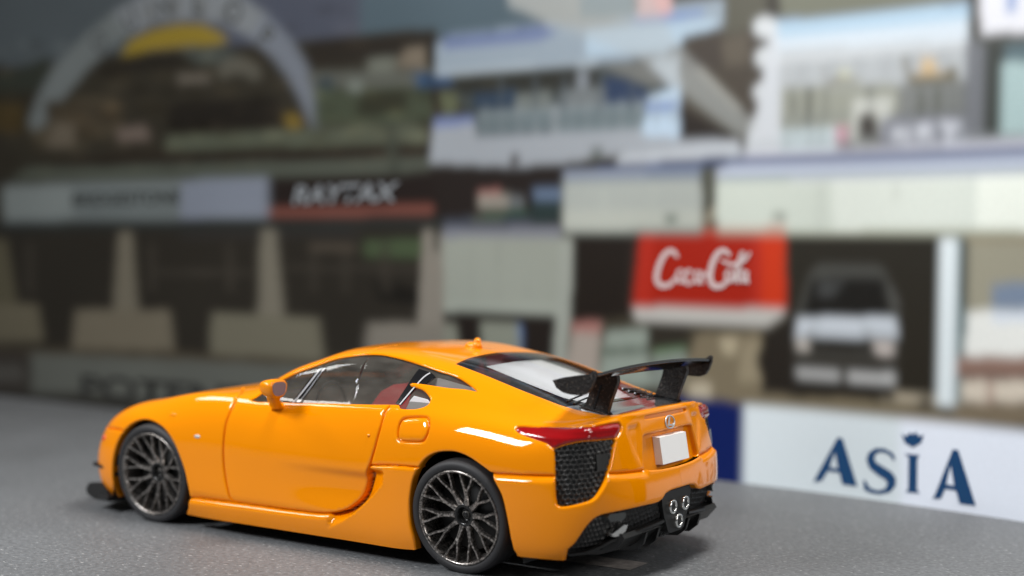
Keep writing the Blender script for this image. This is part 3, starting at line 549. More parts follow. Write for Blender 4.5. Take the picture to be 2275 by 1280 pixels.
def region_parts(names, off=0, relief=None):
    m = np.isin(reg.astype(str), names); F = PF[m]; u, iv = np.unique(F, return_inverse=True)
    o = np.full(len(u), float(off))
    if relief is not None: o = o+relief(P0[u], PV[u])
    return [(P0[u]+N0[u]*o[:, None], iv.reshape(-1, 3))]
win = pair('side_window', region_parts(['window_inner'], -.016), GLASS)
for w_, s in zip(win, (1, -1)):
    for nm, rg, mt, of in (('window_trim', 'side_window', BLACK, -.006), ('window_pillar', 'window_pillar', BLACK, -.010), ('window_pillar', 'front_bar', BLACK, -.010)):
        (V, F), = region_parts([rg], of)
        if s < 0: V = V*np.array([1, -1, 1]); F = F[:, ::-1]
        mesh(nm, V, F, mt, w_)
# rear glass and the black deck behind it
V, F = join(region_parts(['rear_glass'], -.002), True); rwin = mesh('rear_window', V, F, DGLASS, car)
V, F = join(region_parts(['deck'], -.005), True); deck = mesh('engine_deck', V, F, DECKM, car)
V, F = join(region_parts(['windshield'], -.006), True); mesh('windshield', V, F, GLASS, car)
# tail lamps: a moulded clear red lens with two long ribs
def lamp_relief(P, st):
    d = dist_poly(P, lift(LAMP), True); up = .905-P[:, 2]
    return -.012+.013*sstep(d, 0, .009)+.003*np.sin((P[:, 2]-.84-(.02*(P[:, 0]+.6)))*130)*sstep(d, .010, .022)
pair('tail_lamp', region_parts(['tail_lamp'], 0, lamp_relief), RED)
# mesh grilles: staggered hollows
def mesh_relief(P, st, a=.046, b=.027, dep=.016):
    u = P[:, 1]+P[:, 0]*1.0; v = P[:, 2]+.12*P[:, 1]
    row = np.floor(v/b); uu = u/a+.5*(row % 2)
    fu = np.abs(uu-np.floor(uu)-.5)*2; fv = np.abs(v/b-row-.5)*2
    cell = np.clip(1-np.maximum(fu*1.0, fv*1.02), 0, 1)
    return -dep*sstep(cell, .10, .32)
g = pair('rear_grille', region_parts(['rear_grille'], -.014, mesh_relief), GRILLE)
for g_, s in zip(g, (1, -1)):
    (V, F), = region_parts(['grille_flap'], -.004)
    if s < 0: V = V*np.array([1, -1, 1]); F = F[:, ::-1]
    mesh('grille_cover', V, F, GRILLE, g_)
# seams between door, body and so on are grooves; what follows hangs on the same car
def tube_bm(path, w, h, n=4, bm=None, up=(0, 0, 1)):
    """rectangular bar along a path; w across, h along 'up', each may be a list; ends closed"""
    bm = bm or bmesh.new(); R = []; k = len(path)
    for i, p in enumerate(path):
        p = Vector(p); T = (Vector(path[min(i+1, k-1)])-Vector(path[max(i-1, 0)])).normalized()
        U = Vector(up); S = T.cross(U).normalized(); wi = (w[i] if isinstance(w, (list, tuple)) else w)/2; hi = (h[i] if isinstance(h, (list, tuple)) else h)/2
        R.append([bm.verts.new(p+S*a*wi+U*b*hi) for a, b in ((-.62, 1), (.62, 1), (1, .35), (1, -1), (-1, -1), (-1, .35))])
    m = 6
    for i in range(k-1):
        for j in range(m): bm.faces.new((R[i][j], R[i+1][j], R[i+1][(j+1) % m], R[i][(j+1) % m]))
    bm.faces.new(R[0]); bm.faces.new(R[-1][::-1])
    return bm
# --- wheels (axis along y, outer face towards +y); sub-parts are rim, ten forked spokes, hub, disc
RT, RR = .345, .283
tyre_prof = [(.286, .120), (.292, .127), (.305, .131), (.322, .130), (.335, .122), (.342, .108), (.345, .085), (.345, -.085), (.342, -.11), (.33, -.125), (.29, -.125), (.286, -.10)]
rim_prof = [(.288, .118), (.287, .126), (.283, .131), (.277, .131), (.272, .126), (.266, .112), (.262, .08), (.258, -.06), (.270, -.10), (.288, -.10)]
hub_prof = [(.0, .052), (.016, .052), (.019, .048), (.020, .030), (.036, .028), (.040, .034), (.046, .060), (.052, .068), (.062, .069), (.072, .064), (.078, .050), (.080, .01), (.0, .01)]
def spoke_bm(a):
    bm = bmesh.new()
    def P(r, da, y): return (r*math.sin(a+da), y, r*math.cos(a+da))
    tube_bm([P(.066, 0, .052), P(.10, 0, .060), P(.135, 0, .072), P(.158, 0, .081)], [.046, .033, .029, .036], .032, bm=bm, up=(0, 1, 0))
    for s in (-1, 1):
        tube_bm([P(.150, s*.012, .0785), P(.18, s*.070, .088), P(.225, s*.135, .101), P(.272, s*.158, .114)], [.021, .018, .0155, .018], .028, bm=bm, up=(0, 1, 0))
    return bm
def make_wheel():
    t = lathe('wheel', tyre_prof, TYRE, None, 128)
    r = lathe('rim', rim_prof, RIM, t, 112)
    for k in range(10):
        bm_obj('spoke', spoke_bm(math.pi/10+k*math.pi/5+.05), RIM, t, bevel=.0022, seg=1)
    lathe('hub', hub_prof, HUBM, t, 48)
    lathe('axle_cap', [(0, .048), (.021, .048), (.024, .044), (.024, .02)], mat('axle_grey', (.11, .10, .09), .5), t, 24)
    lathe('brake_disc', [(.0, .0), (.22, .0), (.225, -.01), (.22, -.02), (0, -.02)], MATTE, t, 48)
    return t
def copy_tree(o, parent):
    c = o.copy(); COL.objects.link(c); c.parent = parent
    for ch in list(o.children): copy_tree(ch, c)
    return c
wheel = make_wheel(); wheel.parent = car
for i, (wx, wy, rot, roll) in enumerate([(0, .805, 0, -.10), (2.606, .785, .35, -.07), (0, -.805, .2, -.10), (2.606, -.785, .1, -.07)]):
    wo = wheel if i == 0 else copy_tree(wheel, car)
    s = 1 if wy > 0 else -1
    wo.location = (wx, wy, .345)
    wo.rotation_euler = (0, 0, 0)
    M = Matrix.Rotation(roll*s, 4, 'X') @ (Matrix.Identity(4) if s > 0 else Matrix.Rotation(math.pi, 4, 'Z')) @ Matrix.Rotation(rot, 4, 'Y')
    wo.matrix_basis = Matrix.Translation((wx, wy, .347)) @ M
# --- dark wells behind the wheels and the chassis plate
def well(xc, hw, y0, y1, zt):
    bm = bmesh.new(); n = 20; A = []; B = []
    for i in range(n+1):
        a = math.pi*i/n; px, pz = xc+hw*math.cos(a), .12+(zt-.12)*min(1, math.sin(a)*1.15+.0)
        A.append(bm.verts.new((px, y0, pz))); B.append(bm.verts.new((px, y1, pz)))
    for i in range(n): bm.faces.new((A[i], A[i+1], B[i+1], B[i]))
    bm.faces.new(A)
    return bm
for s in (1, -1):
    bm_obj('wheel_well', well(-.01, .44, s*.50, s*.915, .80), MATTE, car); bm_obj('wheel_well', well(2.62, .42, s*.50, s*.868, .728), MATTE, car)
bm = box_bm(.40, 2.18, -.84, .84, .115, .20); box_bm(-.60, 3.25, -.48, .48, .13, .215, bm)
bm_obj('chassis', bm, MATTE, car, bevel=.01)
lo = prism_bm([(3.10, .86), (3.22, .83), (3.36, .74), (3.46, .60), (3.53, .40), (3.57, 0), (3.53, -.40), (3.46, -.60), (3.36, -.74), (3.22, -.83), (3.10, -.86), (3.0, -.5), (3.0, .5)], 'z', .085, .125)
bm_obj('front_splitter', lo, MATTE, car, bevel=.008)
for s in (1, -1):
    # upturned splitter end and the small canard above it
    bm = prism_bm([(3.14, .075), (3.30, .078), (3.375, .11), (3.385, .15), (3.35, .19), (3.27, .20), (3.20, .20), (3.15, .14)], 'y', s*.79, s*.815)
    bm_obj('splitter_endplate', bm, MATTE, car, bevel=.006)
    bm = prism_bm([(3.05, .885*s), (3.20, .845*s), (3.33, .80*s), (3.35, .76*s), (3.28, .74*s), (3.05, .83*s)], 'z', .318, .338)
    bm_obj('canard', bm, MATTE, car, bevel=.004)
    # orange side marker, small fender badge, door lock
    def stick(pos, rx, rz, th, m, nm, par=car, n=16):
        st = to_param([pos]); p, nn = surf(st[:, 0], st[:, 1]); p = Vector(p[0]); nn = Vector(nn[0]); X = Vector((0, 0, 1)).cross(nn).normalized(); Z = nn.cross(X)
        b = bmesh.new(); r = []
        for (f, h) in ((1, 0), (.9, th*.7), (.55, th)):
            r.append([b.verts.new(p+nn*h+X*rx*f*math.cos(2*math.pi*i/n)+Z*rz*f*math.sin(2*math.pi*i/n)) for i in range(n)])
        for q in range(2):
            for i in range(n): b.faces.new((r[q][i], r[q][(i+1) % n], r[q+1][(i+1) % n], r[q+1][i]))
        b.faces.new(r[-1])
        for v in b.verts:
            if s < 0: v.co.y *= -1
        return bm_obj(nm, b, m, par, smooth=True)
    stick(FEAT['turn'][0], .022, .022, .008, MARK, 'side_marker')
    stick((2.156, .92, .637), .028, .012, .004, SILVER, 'fender_badge')
    stick((2.412, .893, .764), .035, .010, .006, PAINT, 'turn_signal')
    stick(FEAT['lock'][0], .010, .012, .008, PAINT, 'door_lock')
# --- door mirrors
def mirror(s):
    bm = bmesh.new(); rings = []
    secs = [(1.335, .052, .072, 0), (1.345, .060, .080, 0), (1.37, .062, .084, .002), (1.42, .054, .076, .004), (1.46, .038, .052, .006), (1.48, .018, .024, .008)]
    n = 24
    for (xx, a, b, dz) in secs:
        r = []
        xx += .03
        for i in range(n):
            t = 2*math.pi*i/n; c, q = math.cos(t), math.sin(t); e = .75
            yy = math.copysign(abs(c)**e, c)*b; zz = math.copysign(abs(q)**e, q)*a
            yy *= 1+3.2*zz                                            # narrower towards the foot
            r.append(bm.verts.new((xx, s*(.985+yy), 1.012+dz+zz)))
        rings.append(r)
    for k in range(len(rings)-1):
        for i in range(n): bm.faces.new((rings[k][i], rings[k][(i+1) % n], rings[k+1][(i+1) % n], rings[k+1][i]))
    bm.faces.new(rings[0]); bm.faces.new(rings[-1])
    tube_bm([(1.50, s*.835, .872), (1.485, s*.875, .892), (1.455, s*.925, .925), (1.43, s*.965, .965), (1.42, s*.975, .995)], [.10, .075, .070, .085, .09], [.05, .045, .045, .05, .06], bm=bm, up=(0, 0, 1))
    o = bm_obj('door_mirror', bm, PAINT, car, smooth=True)
    f = bmesh.new(); v = []
    for i in range(n):
        t = 2*math.pi*i/n; c, q = math.cos(t), math.sin(t); yy = math.copysign(abs(c)**.7, c)*.062; zz = math.copysign(abs(q)**.7, q)*.045; yy *= 1+3.2*zz
        v.append(f.verts.new((1.3625, s*(.985+yy), 1.014+zz)))
    f.faces.new(v); bm_obj('mirror_glass', f, MIRR, o)
mirror(1); mirror(-1)
# --- roof antenna: round base with a stubby knob
b = bmesh.new(); bmesh.ops.create_uvsphere(b, u_segments=20, v_segments=12, radius=1)
for v in b.verts: v.co = Vector((.550+v.co.x*.060, v.co.y*.034, 1.272+v.co.z*.032))
b2 = bmesh.new(); bmesh.ops.create_cone(b2, cap_ends=True, segments=20, radius1=.040, radius2=.021, depth=.060, matrix=Matrix.Translation((.515, 0, 1.284)))
me_ = bpy.data.meshes.new('t'); b2.to_mesh(me_); b.from_mesh(me_); b2.free()
bmesh.ops.create_uvsphere(b, u_segments=16, v_segments=10, radius=.024, matrix=Matrix.Translation((.512, 0, 1.309)))
bm_obj('roof_antenna', b, PAINT, car, smooth=True)
# --- rear wing on two uprights
def wing():
    prof = [(-.822, 0), (-.79, -.010), (-.74, -.026), (-.68, -.044), (-.61, -.064), (-.57, -.076), (-.556, -.083), (-.57, -.090), (-.62, -.090), (-.69, -.078), (-.75, -.056), (-.795, -.034), (-.812, -.024), (-.822, -.019)]
    bm = bmesh.new(); rows = []; n = 48
    for i in range(n+1):
        yv = -.765+1.53*i/n; zt = 1.250-.030*(abs(yv)/.765)**2.4
        rows.append([bm.verts.new((px, yv, zt+pz*(1-.12*(abs(yv)/.765)**4))) for px, pz in prof])
    m = len(prof)
    for i in range(n):
        for j in range(m): bm.faces.new((rows[i][j], rows[i+1][j], rows[i+1][(j+1) % m], rows[i][(j+1) % m]))
    bm.faces.new(rows[0]); bm.faces.new(rows[-1][::-1])
    o = bm_obj('rear_wing', bm, WINGM, car, smooth=True)
    for p in o.data.polygons:
        if len(p.vertices) > 4: p.use_smooth = False
    ep = [(-.550, 1.172), (-.62, 1.192), (-.70, 1.207), (-.79, 1.222), (-.815, 1.240), (-.828, 1.232), (-.826, 1.20), (-.806, 1.145), (-.784, 1.112), (-.745, 1.096), (-.70, 1.096), (-.66, 1.098), (-.614, 1.108), (-.575, 1.131)]
    ur = [(-.578, .955), (-.585, .995), (-.610, 1.06), (-.632, 1.12), (-.645, 1.175), (-.80, 1.19), (-.806, 1.158), (-.785, 1.10), (-.758, 1.03), (-.742, .975), (-.738, .94)]
    for s in (1, -1):
        bm_obj('wing_endplate', prism_bm(ep, 'y', s*.758, s*.782), CARBON, o, bevel=.005)
        u = bm_obj('wing_upright', prism_bm(ur, 'y', s*.437, s*.473), CARBON, o, bevel=.006)
        bm_obj('upright_seam', prism_bm([(-.640, .98), (-.668, 1.06), (-.69, 1.13), (-.702, 1.13), (-.680, 1.06), (-.652, .98)], 'y', s*.472, s*.477), WINGM, o)
        bm_obj('upright_foot', prism_bm([(-.56, .968), (-.575, .995), (-.735, .975), (-.765, .945), (-.75, .92), (-.56, .93)], 'y', s*.428, s*.484), BLACK, o, bevel=.006)
wing()
# --- number plate block, badge, exhaust, diffuser
v = [(-.925, .807), (-.963, .803), (-1.000, .646), (-.955, .646)]
bm_obj('number_plate', prism_bm([(-.885, .810), (-.932, .808), (-.960, .648), (-.910, .644)], 'y', -.176, .176), WHITE, car, bevel=.007)
def ring_xz(name, cx, cy, cz, ry, rz, w, th, m, parent, n=40):
    bm = bmesh.new(); R = []
    for i in range(n):
        t = 2*math.pi*i/n; c, s_ = math.cos(t), math.sin(t); q = []
        for (dr, dx) in ((w/2, 0), (w/2*.7, -th), (-w/2*.7, -th), (-w/2, 0)):
            zz = cz+(rz+dr)*s_; q.append(bm.verts.new((cx+dx-(zz-cz)*-.18, cy+(ry+dr)*c, zz)))
        R.append(q)
    for i in range(n):
        for j in range(3): bm.faces.new((R[i][j], R[(i+1) % n][j], R[(i+1) % n][j+1], R[i][j+1]))
    return bm_obj(name, bm, m, parent, smooth=True)
bd = ring_xz('badge', -.911, 0, .884, .058, .037, .009, .006, SILVER, car)
def flat_yz(name, poly, cx, cz, th, m, parent, k=.18):
    bm = bmesh.new(); A = [bm.verts.new((cx+(z_-cz)*k, y_, z_)) for y_, z_ in poly]; B = [bm.verts.new((cx-th+(z_-cz)*k, y_, z_)) for y_, z_ in poly]
    bm.faces.new(A[::-1]); bm.faces.new(B); n = len(poly)
    for i in range(n): bm.faces.new((A[i], A[(i+1) % n], B[(i+1) % n], B[i]))
    return bm_obj(name, bm, m, parent)
flat_yz('badge_letter', [(.012, .908), (.004, .916), (-.004, .910), (.016, .874), (-.030, .868), (-.040, .874), (-.036, .862), (-.022, .859), (.034, .864), (.030, .872)], -.911, .884, .006, SILVER, bd)
# exhaust: black box with three pipes
hx = [(-.175, .480), (.175, .480), (.195, .462), (.185, .40), (.165, .345), (.105, .235), (.07, .222), (-.07, .222), (-.105, .235), (-.165, .345), (-.185, .40), (-.195, .462)]
bm_obj('exhaust_surround', prism_bm(hx, 'x', -.964, -.80), MATTE, car, bevel=.008)
for (ey, ez) in ((.083, .385), (-.083, .385), (0, .288)):
    p = lathe('exhaust_pipe', [(.028, -.05), (.030, .004), (.034, .011), (.042, .011), (.0445, .002), (.0445, -.05)], CHROME, car, 40)
    p.location = (-.980, ey, ez); p.rotation_euler = (0, 0, math.pi/2)
    c = lathe('pipe_bore', [(0, .003), (.032, .003)], MATTE, p, 32)
V, F = join(region_parts(['diffuser'], -.032, lambda P, st: mesh_relief(P, st, .040, .034, .009)), True); dfz = mesh('diffuser_mesh', V, F, DMESH, car)
# lower blade that closes the mesh, and the black tray below it
lip = [(.165, .312), (.30, .302), (.45, .290), (.60, .280), (.66, .270), (.72, .245), (.80, .205)]
for s in (1, -1):
    bm = bmesh.new()
    tube_bm([(-.945, s*.165, .312), (-.935, s*.30, .302), (-.915, s*.45, .290), (-.89, s*.58, .278), (-.86, s*.64, .262), (-.82, s*.69, .230), (-.76, s*.75, .200), (-.68, s*.79, .185)], .05, .020, bm=bm)
    bm_obj('diffuser_blade', bm, SATIN, dfz, bevel=.003)
    flat = [(s*.560, .345), (s*.592, .350), (s*.662, .306), (s*.655, .288), (s*.62, .288), (s*.585, .312)]
    bm = bmesh.new(); A = [bm.verts.new((-.935+.5*max(0, abs(a)-.58), a, b)) for a, b in flat]; B = [bm.verts.new((-.89+.5*max(0, abs(a)-.58), a, b)) for a, b in flat]
    bm.faces.new(A); bm.faces.new(B[::-1])
    for i in range(6): bm.faces.new((A[i], B[i], B[(i+1) % 6], A[(i+1) % 6]))
    bm_obj('tow_cover', bm, CHROME, dfz, bevel=.004)
    fl_ = [(s*.575, .412), (s*.595, .424), (s*.69, .422), (s*.705, .405), (s*.69, .378), (s*.61, .375), (s*.585, .388)]
    bm = bmesh.new(); A = [bm.verts.new((-.930+.45*max(0, abs(a)-.60), a, b)) for a, b in fl_]; B = [bm.verts.new((-.88+.45*max(0, abs(a)-.60), a, b)) for a, b in fl_]
    bm.faces.new(A); bm.faces.new(B[::-1])
    for i in range(7): bm.faces.new((A[i], B[i], B[(i+1) % 7], A[(i+1) % 7]))
    bm_obj('rear_reflector', bm, LENS, dfz, bevel=.004)
bm = prism_bm([(-.93, .300), (-.945, .275), (-.88, .20), (-.78, .165), (-.55, .135), (-.45, .14), (-.45, .32)], 'y', -.62, .62)
tray = bm_obj('diffuser_tray', bm, SATIN, car, bevel=.008)
for fy in (.36, .20, -.20, -.36):
    bm_obj('diffuser_fin', prism_bm([(-.955, .27), (-.935, .20), (-.88, .155), (-.55, .13), (-.55, .25)], 'y', fy-.011, fy+.011), SATIN, tray, bevel=.003)
# louvres cut across the deck beside the glass
for s in (1, -1):
    for k in range(5):
        x0 = -.44-.045*k
        st = pt([(x0, .26), (x0-.02, .46)], step=.03); L = lift(st)
        bm = bmesh.new(); tube_bm([(p[0], s*p[1], p[2]+.004) for p in L], .012, .008, bm=bm)
        bm_obj('louvre', bm, BLACK, deck, bevel=.001, seg=1)
# --- cabin: floor tub, two red seats, dashboard, wheel
bm = box_bm(.25, 2.0, -.76, .76, .205, .30); bm_obj('cabin_floor', bm, INTER, car)
bm = prism_bm([(1.62, .30), (1.60, .80), (1.72, .90), (1.95, .90), (1.98, .30)], 'y', -.74, .74); bm_obj('dashboard', bm, INTER, car, bevel=.03)
bm = prism_bm([(.25, .3), (.25, .93), (.05, .96), (-.10, .93), (-.10, .3)], 'y', -.55, .55); bm_obj('rear_bulkhead', bm, INTER, car, bevel=.02)
for s in (1, -1):
    bm = prism_bm([(.80, .42), (.66, .80), (.62, 1.03), (.66, 1.06), (.76, 1.05), (.86, 1.0), (.96, .88), (1.0, .62), (1.35, .60), (1.42, .54), (1.36, .42)], 'y', s*.16, s*.58)
    bm_obj('seat', bm, REDSEAT, car, bevel=.035)
    bm_obj('door_card', box_bm(.62, 1.6, s*.775-.012, s*.775+.012, .30, .90), INTER, car)
sw = lathe('steering_wheel', [(.15, -.012), (.16, 0), (.15, .012), (.14, 0)], MATTE, car, 32, loop=True); sw.location = (1.45, .38, .86); sw.rotation_euler = (0, 0, math.pi/2+.0)
GLINT = mat('pillar_glint_grey', (.50, .50, .52), .3)  # thin grey strips put the reflections on the pillar edges into colour
cv = [(.22, .33), (-.10, .36), (-.36, .34), (-.50, .26)]  # white sheet added under the rear glass to stand in for its bright reflection
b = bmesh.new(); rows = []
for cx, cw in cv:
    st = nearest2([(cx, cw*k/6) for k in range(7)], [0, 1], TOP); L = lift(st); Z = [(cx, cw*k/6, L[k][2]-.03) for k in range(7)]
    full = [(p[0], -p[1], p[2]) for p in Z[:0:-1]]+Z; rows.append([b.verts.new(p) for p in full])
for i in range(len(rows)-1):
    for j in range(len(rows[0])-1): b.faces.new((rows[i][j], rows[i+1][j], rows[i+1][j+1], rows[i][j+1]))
bm_obj('glass_reflection', b, WHITE, car, smooth=True)
for s in (1, -1):
    # pale plates added in place of white reflections in quarter window and duct
    bm_obj('duct_reflection', prism_bm([(.50, .93), (.47, .985), (.44, 1.015), (.34, 1.0), (.30, .97), (.30, .93)], 'y', s*.782, s*.788), REFL, car)
    bm_obj('quarter_reflection', prism_bm([(.46, 1.07), (.42, 1.115), (.34, 1.12), (.08, 1.075), (.06, 1.05), (.44, 1.05)], 'y', s*.652, s*.658), REFL, car)
    def strip(pts, wd, m, par):
        L = lift(to_param(crom([Vector(p) for p in pts], False, .03))); st = to_param(L); Nn = surf(st[:, 0], st[:, 1])[1]
        V = []; F = []
        for i in range(len(L)):
            T = L[min(i+1, len(L)-1)]-L[max(i-1, 0)]; T /= np.linalg.norm(T); S = np.cross(Nn[i], T)*wd/2
            for q in (L[i]+S, L[i]-S): V.append((q-Nn[i]*.006)*np.array([1, s, 1]))
        for i in range(len(L)-1): F.append((2*i, 2*i+1, 2*i+3, 2*i+2))
        return mesh('pillar_glint', V, F, m, par)
    wp = win[0] if s > 0 else win[1]
    strip([(.530, .818, .962), (.44, .70, 1.13), (.41, .667, 1.155)], .010, GLINT, wp)
    strip([(1.405, .826, .912), (1.262, .702, 1.135)], .010, GLINT, wp)
    strip([(1.360, .826, .912), (1.232, .702, 1.138)], .004, GLINT, wp)
# front of the car, out of the photograph's sight: lamps and the low intake, laid into the nose surface
def skin_patch(name, cond, off, m, both=True):
    k = cond(P0[PF].mean(1)) & np.isin(reg.astype(str), ['body', 'front_bumper']); F = PF[k]
    if not len(F): return
    u, iv = np.unique(F, return_inverse=True); V = P0[u]+N0[u]*off; F = iv.reshape(-1, 3)
    if both: V, F = add_mirror(V, F); mesh(name, V, F, m, car)
    else: mesh(name, V, F, m, car); mesh(name, V*np.array([1, -1, 1]), F[:, ::-1], m, car)
skin_patch('headlight', lambda c: (np.abs((c[:, 0]-3.12)*.8+(c[:, 1]-.60)*.9) < .085) & (np.abs((c[:, 1]-.60)*.8-(c[:, 0]-3.12)*.6) < .17) & (c[:, 2] > .60), .004, LENS, False)
skin_patch('front_intake', lambda c: (c[:, 0] > 3.2) & (c[:, 1] < .50) & (c[:, 2] > .17) & (c[:, 2] < .33), .004, GRILLE)
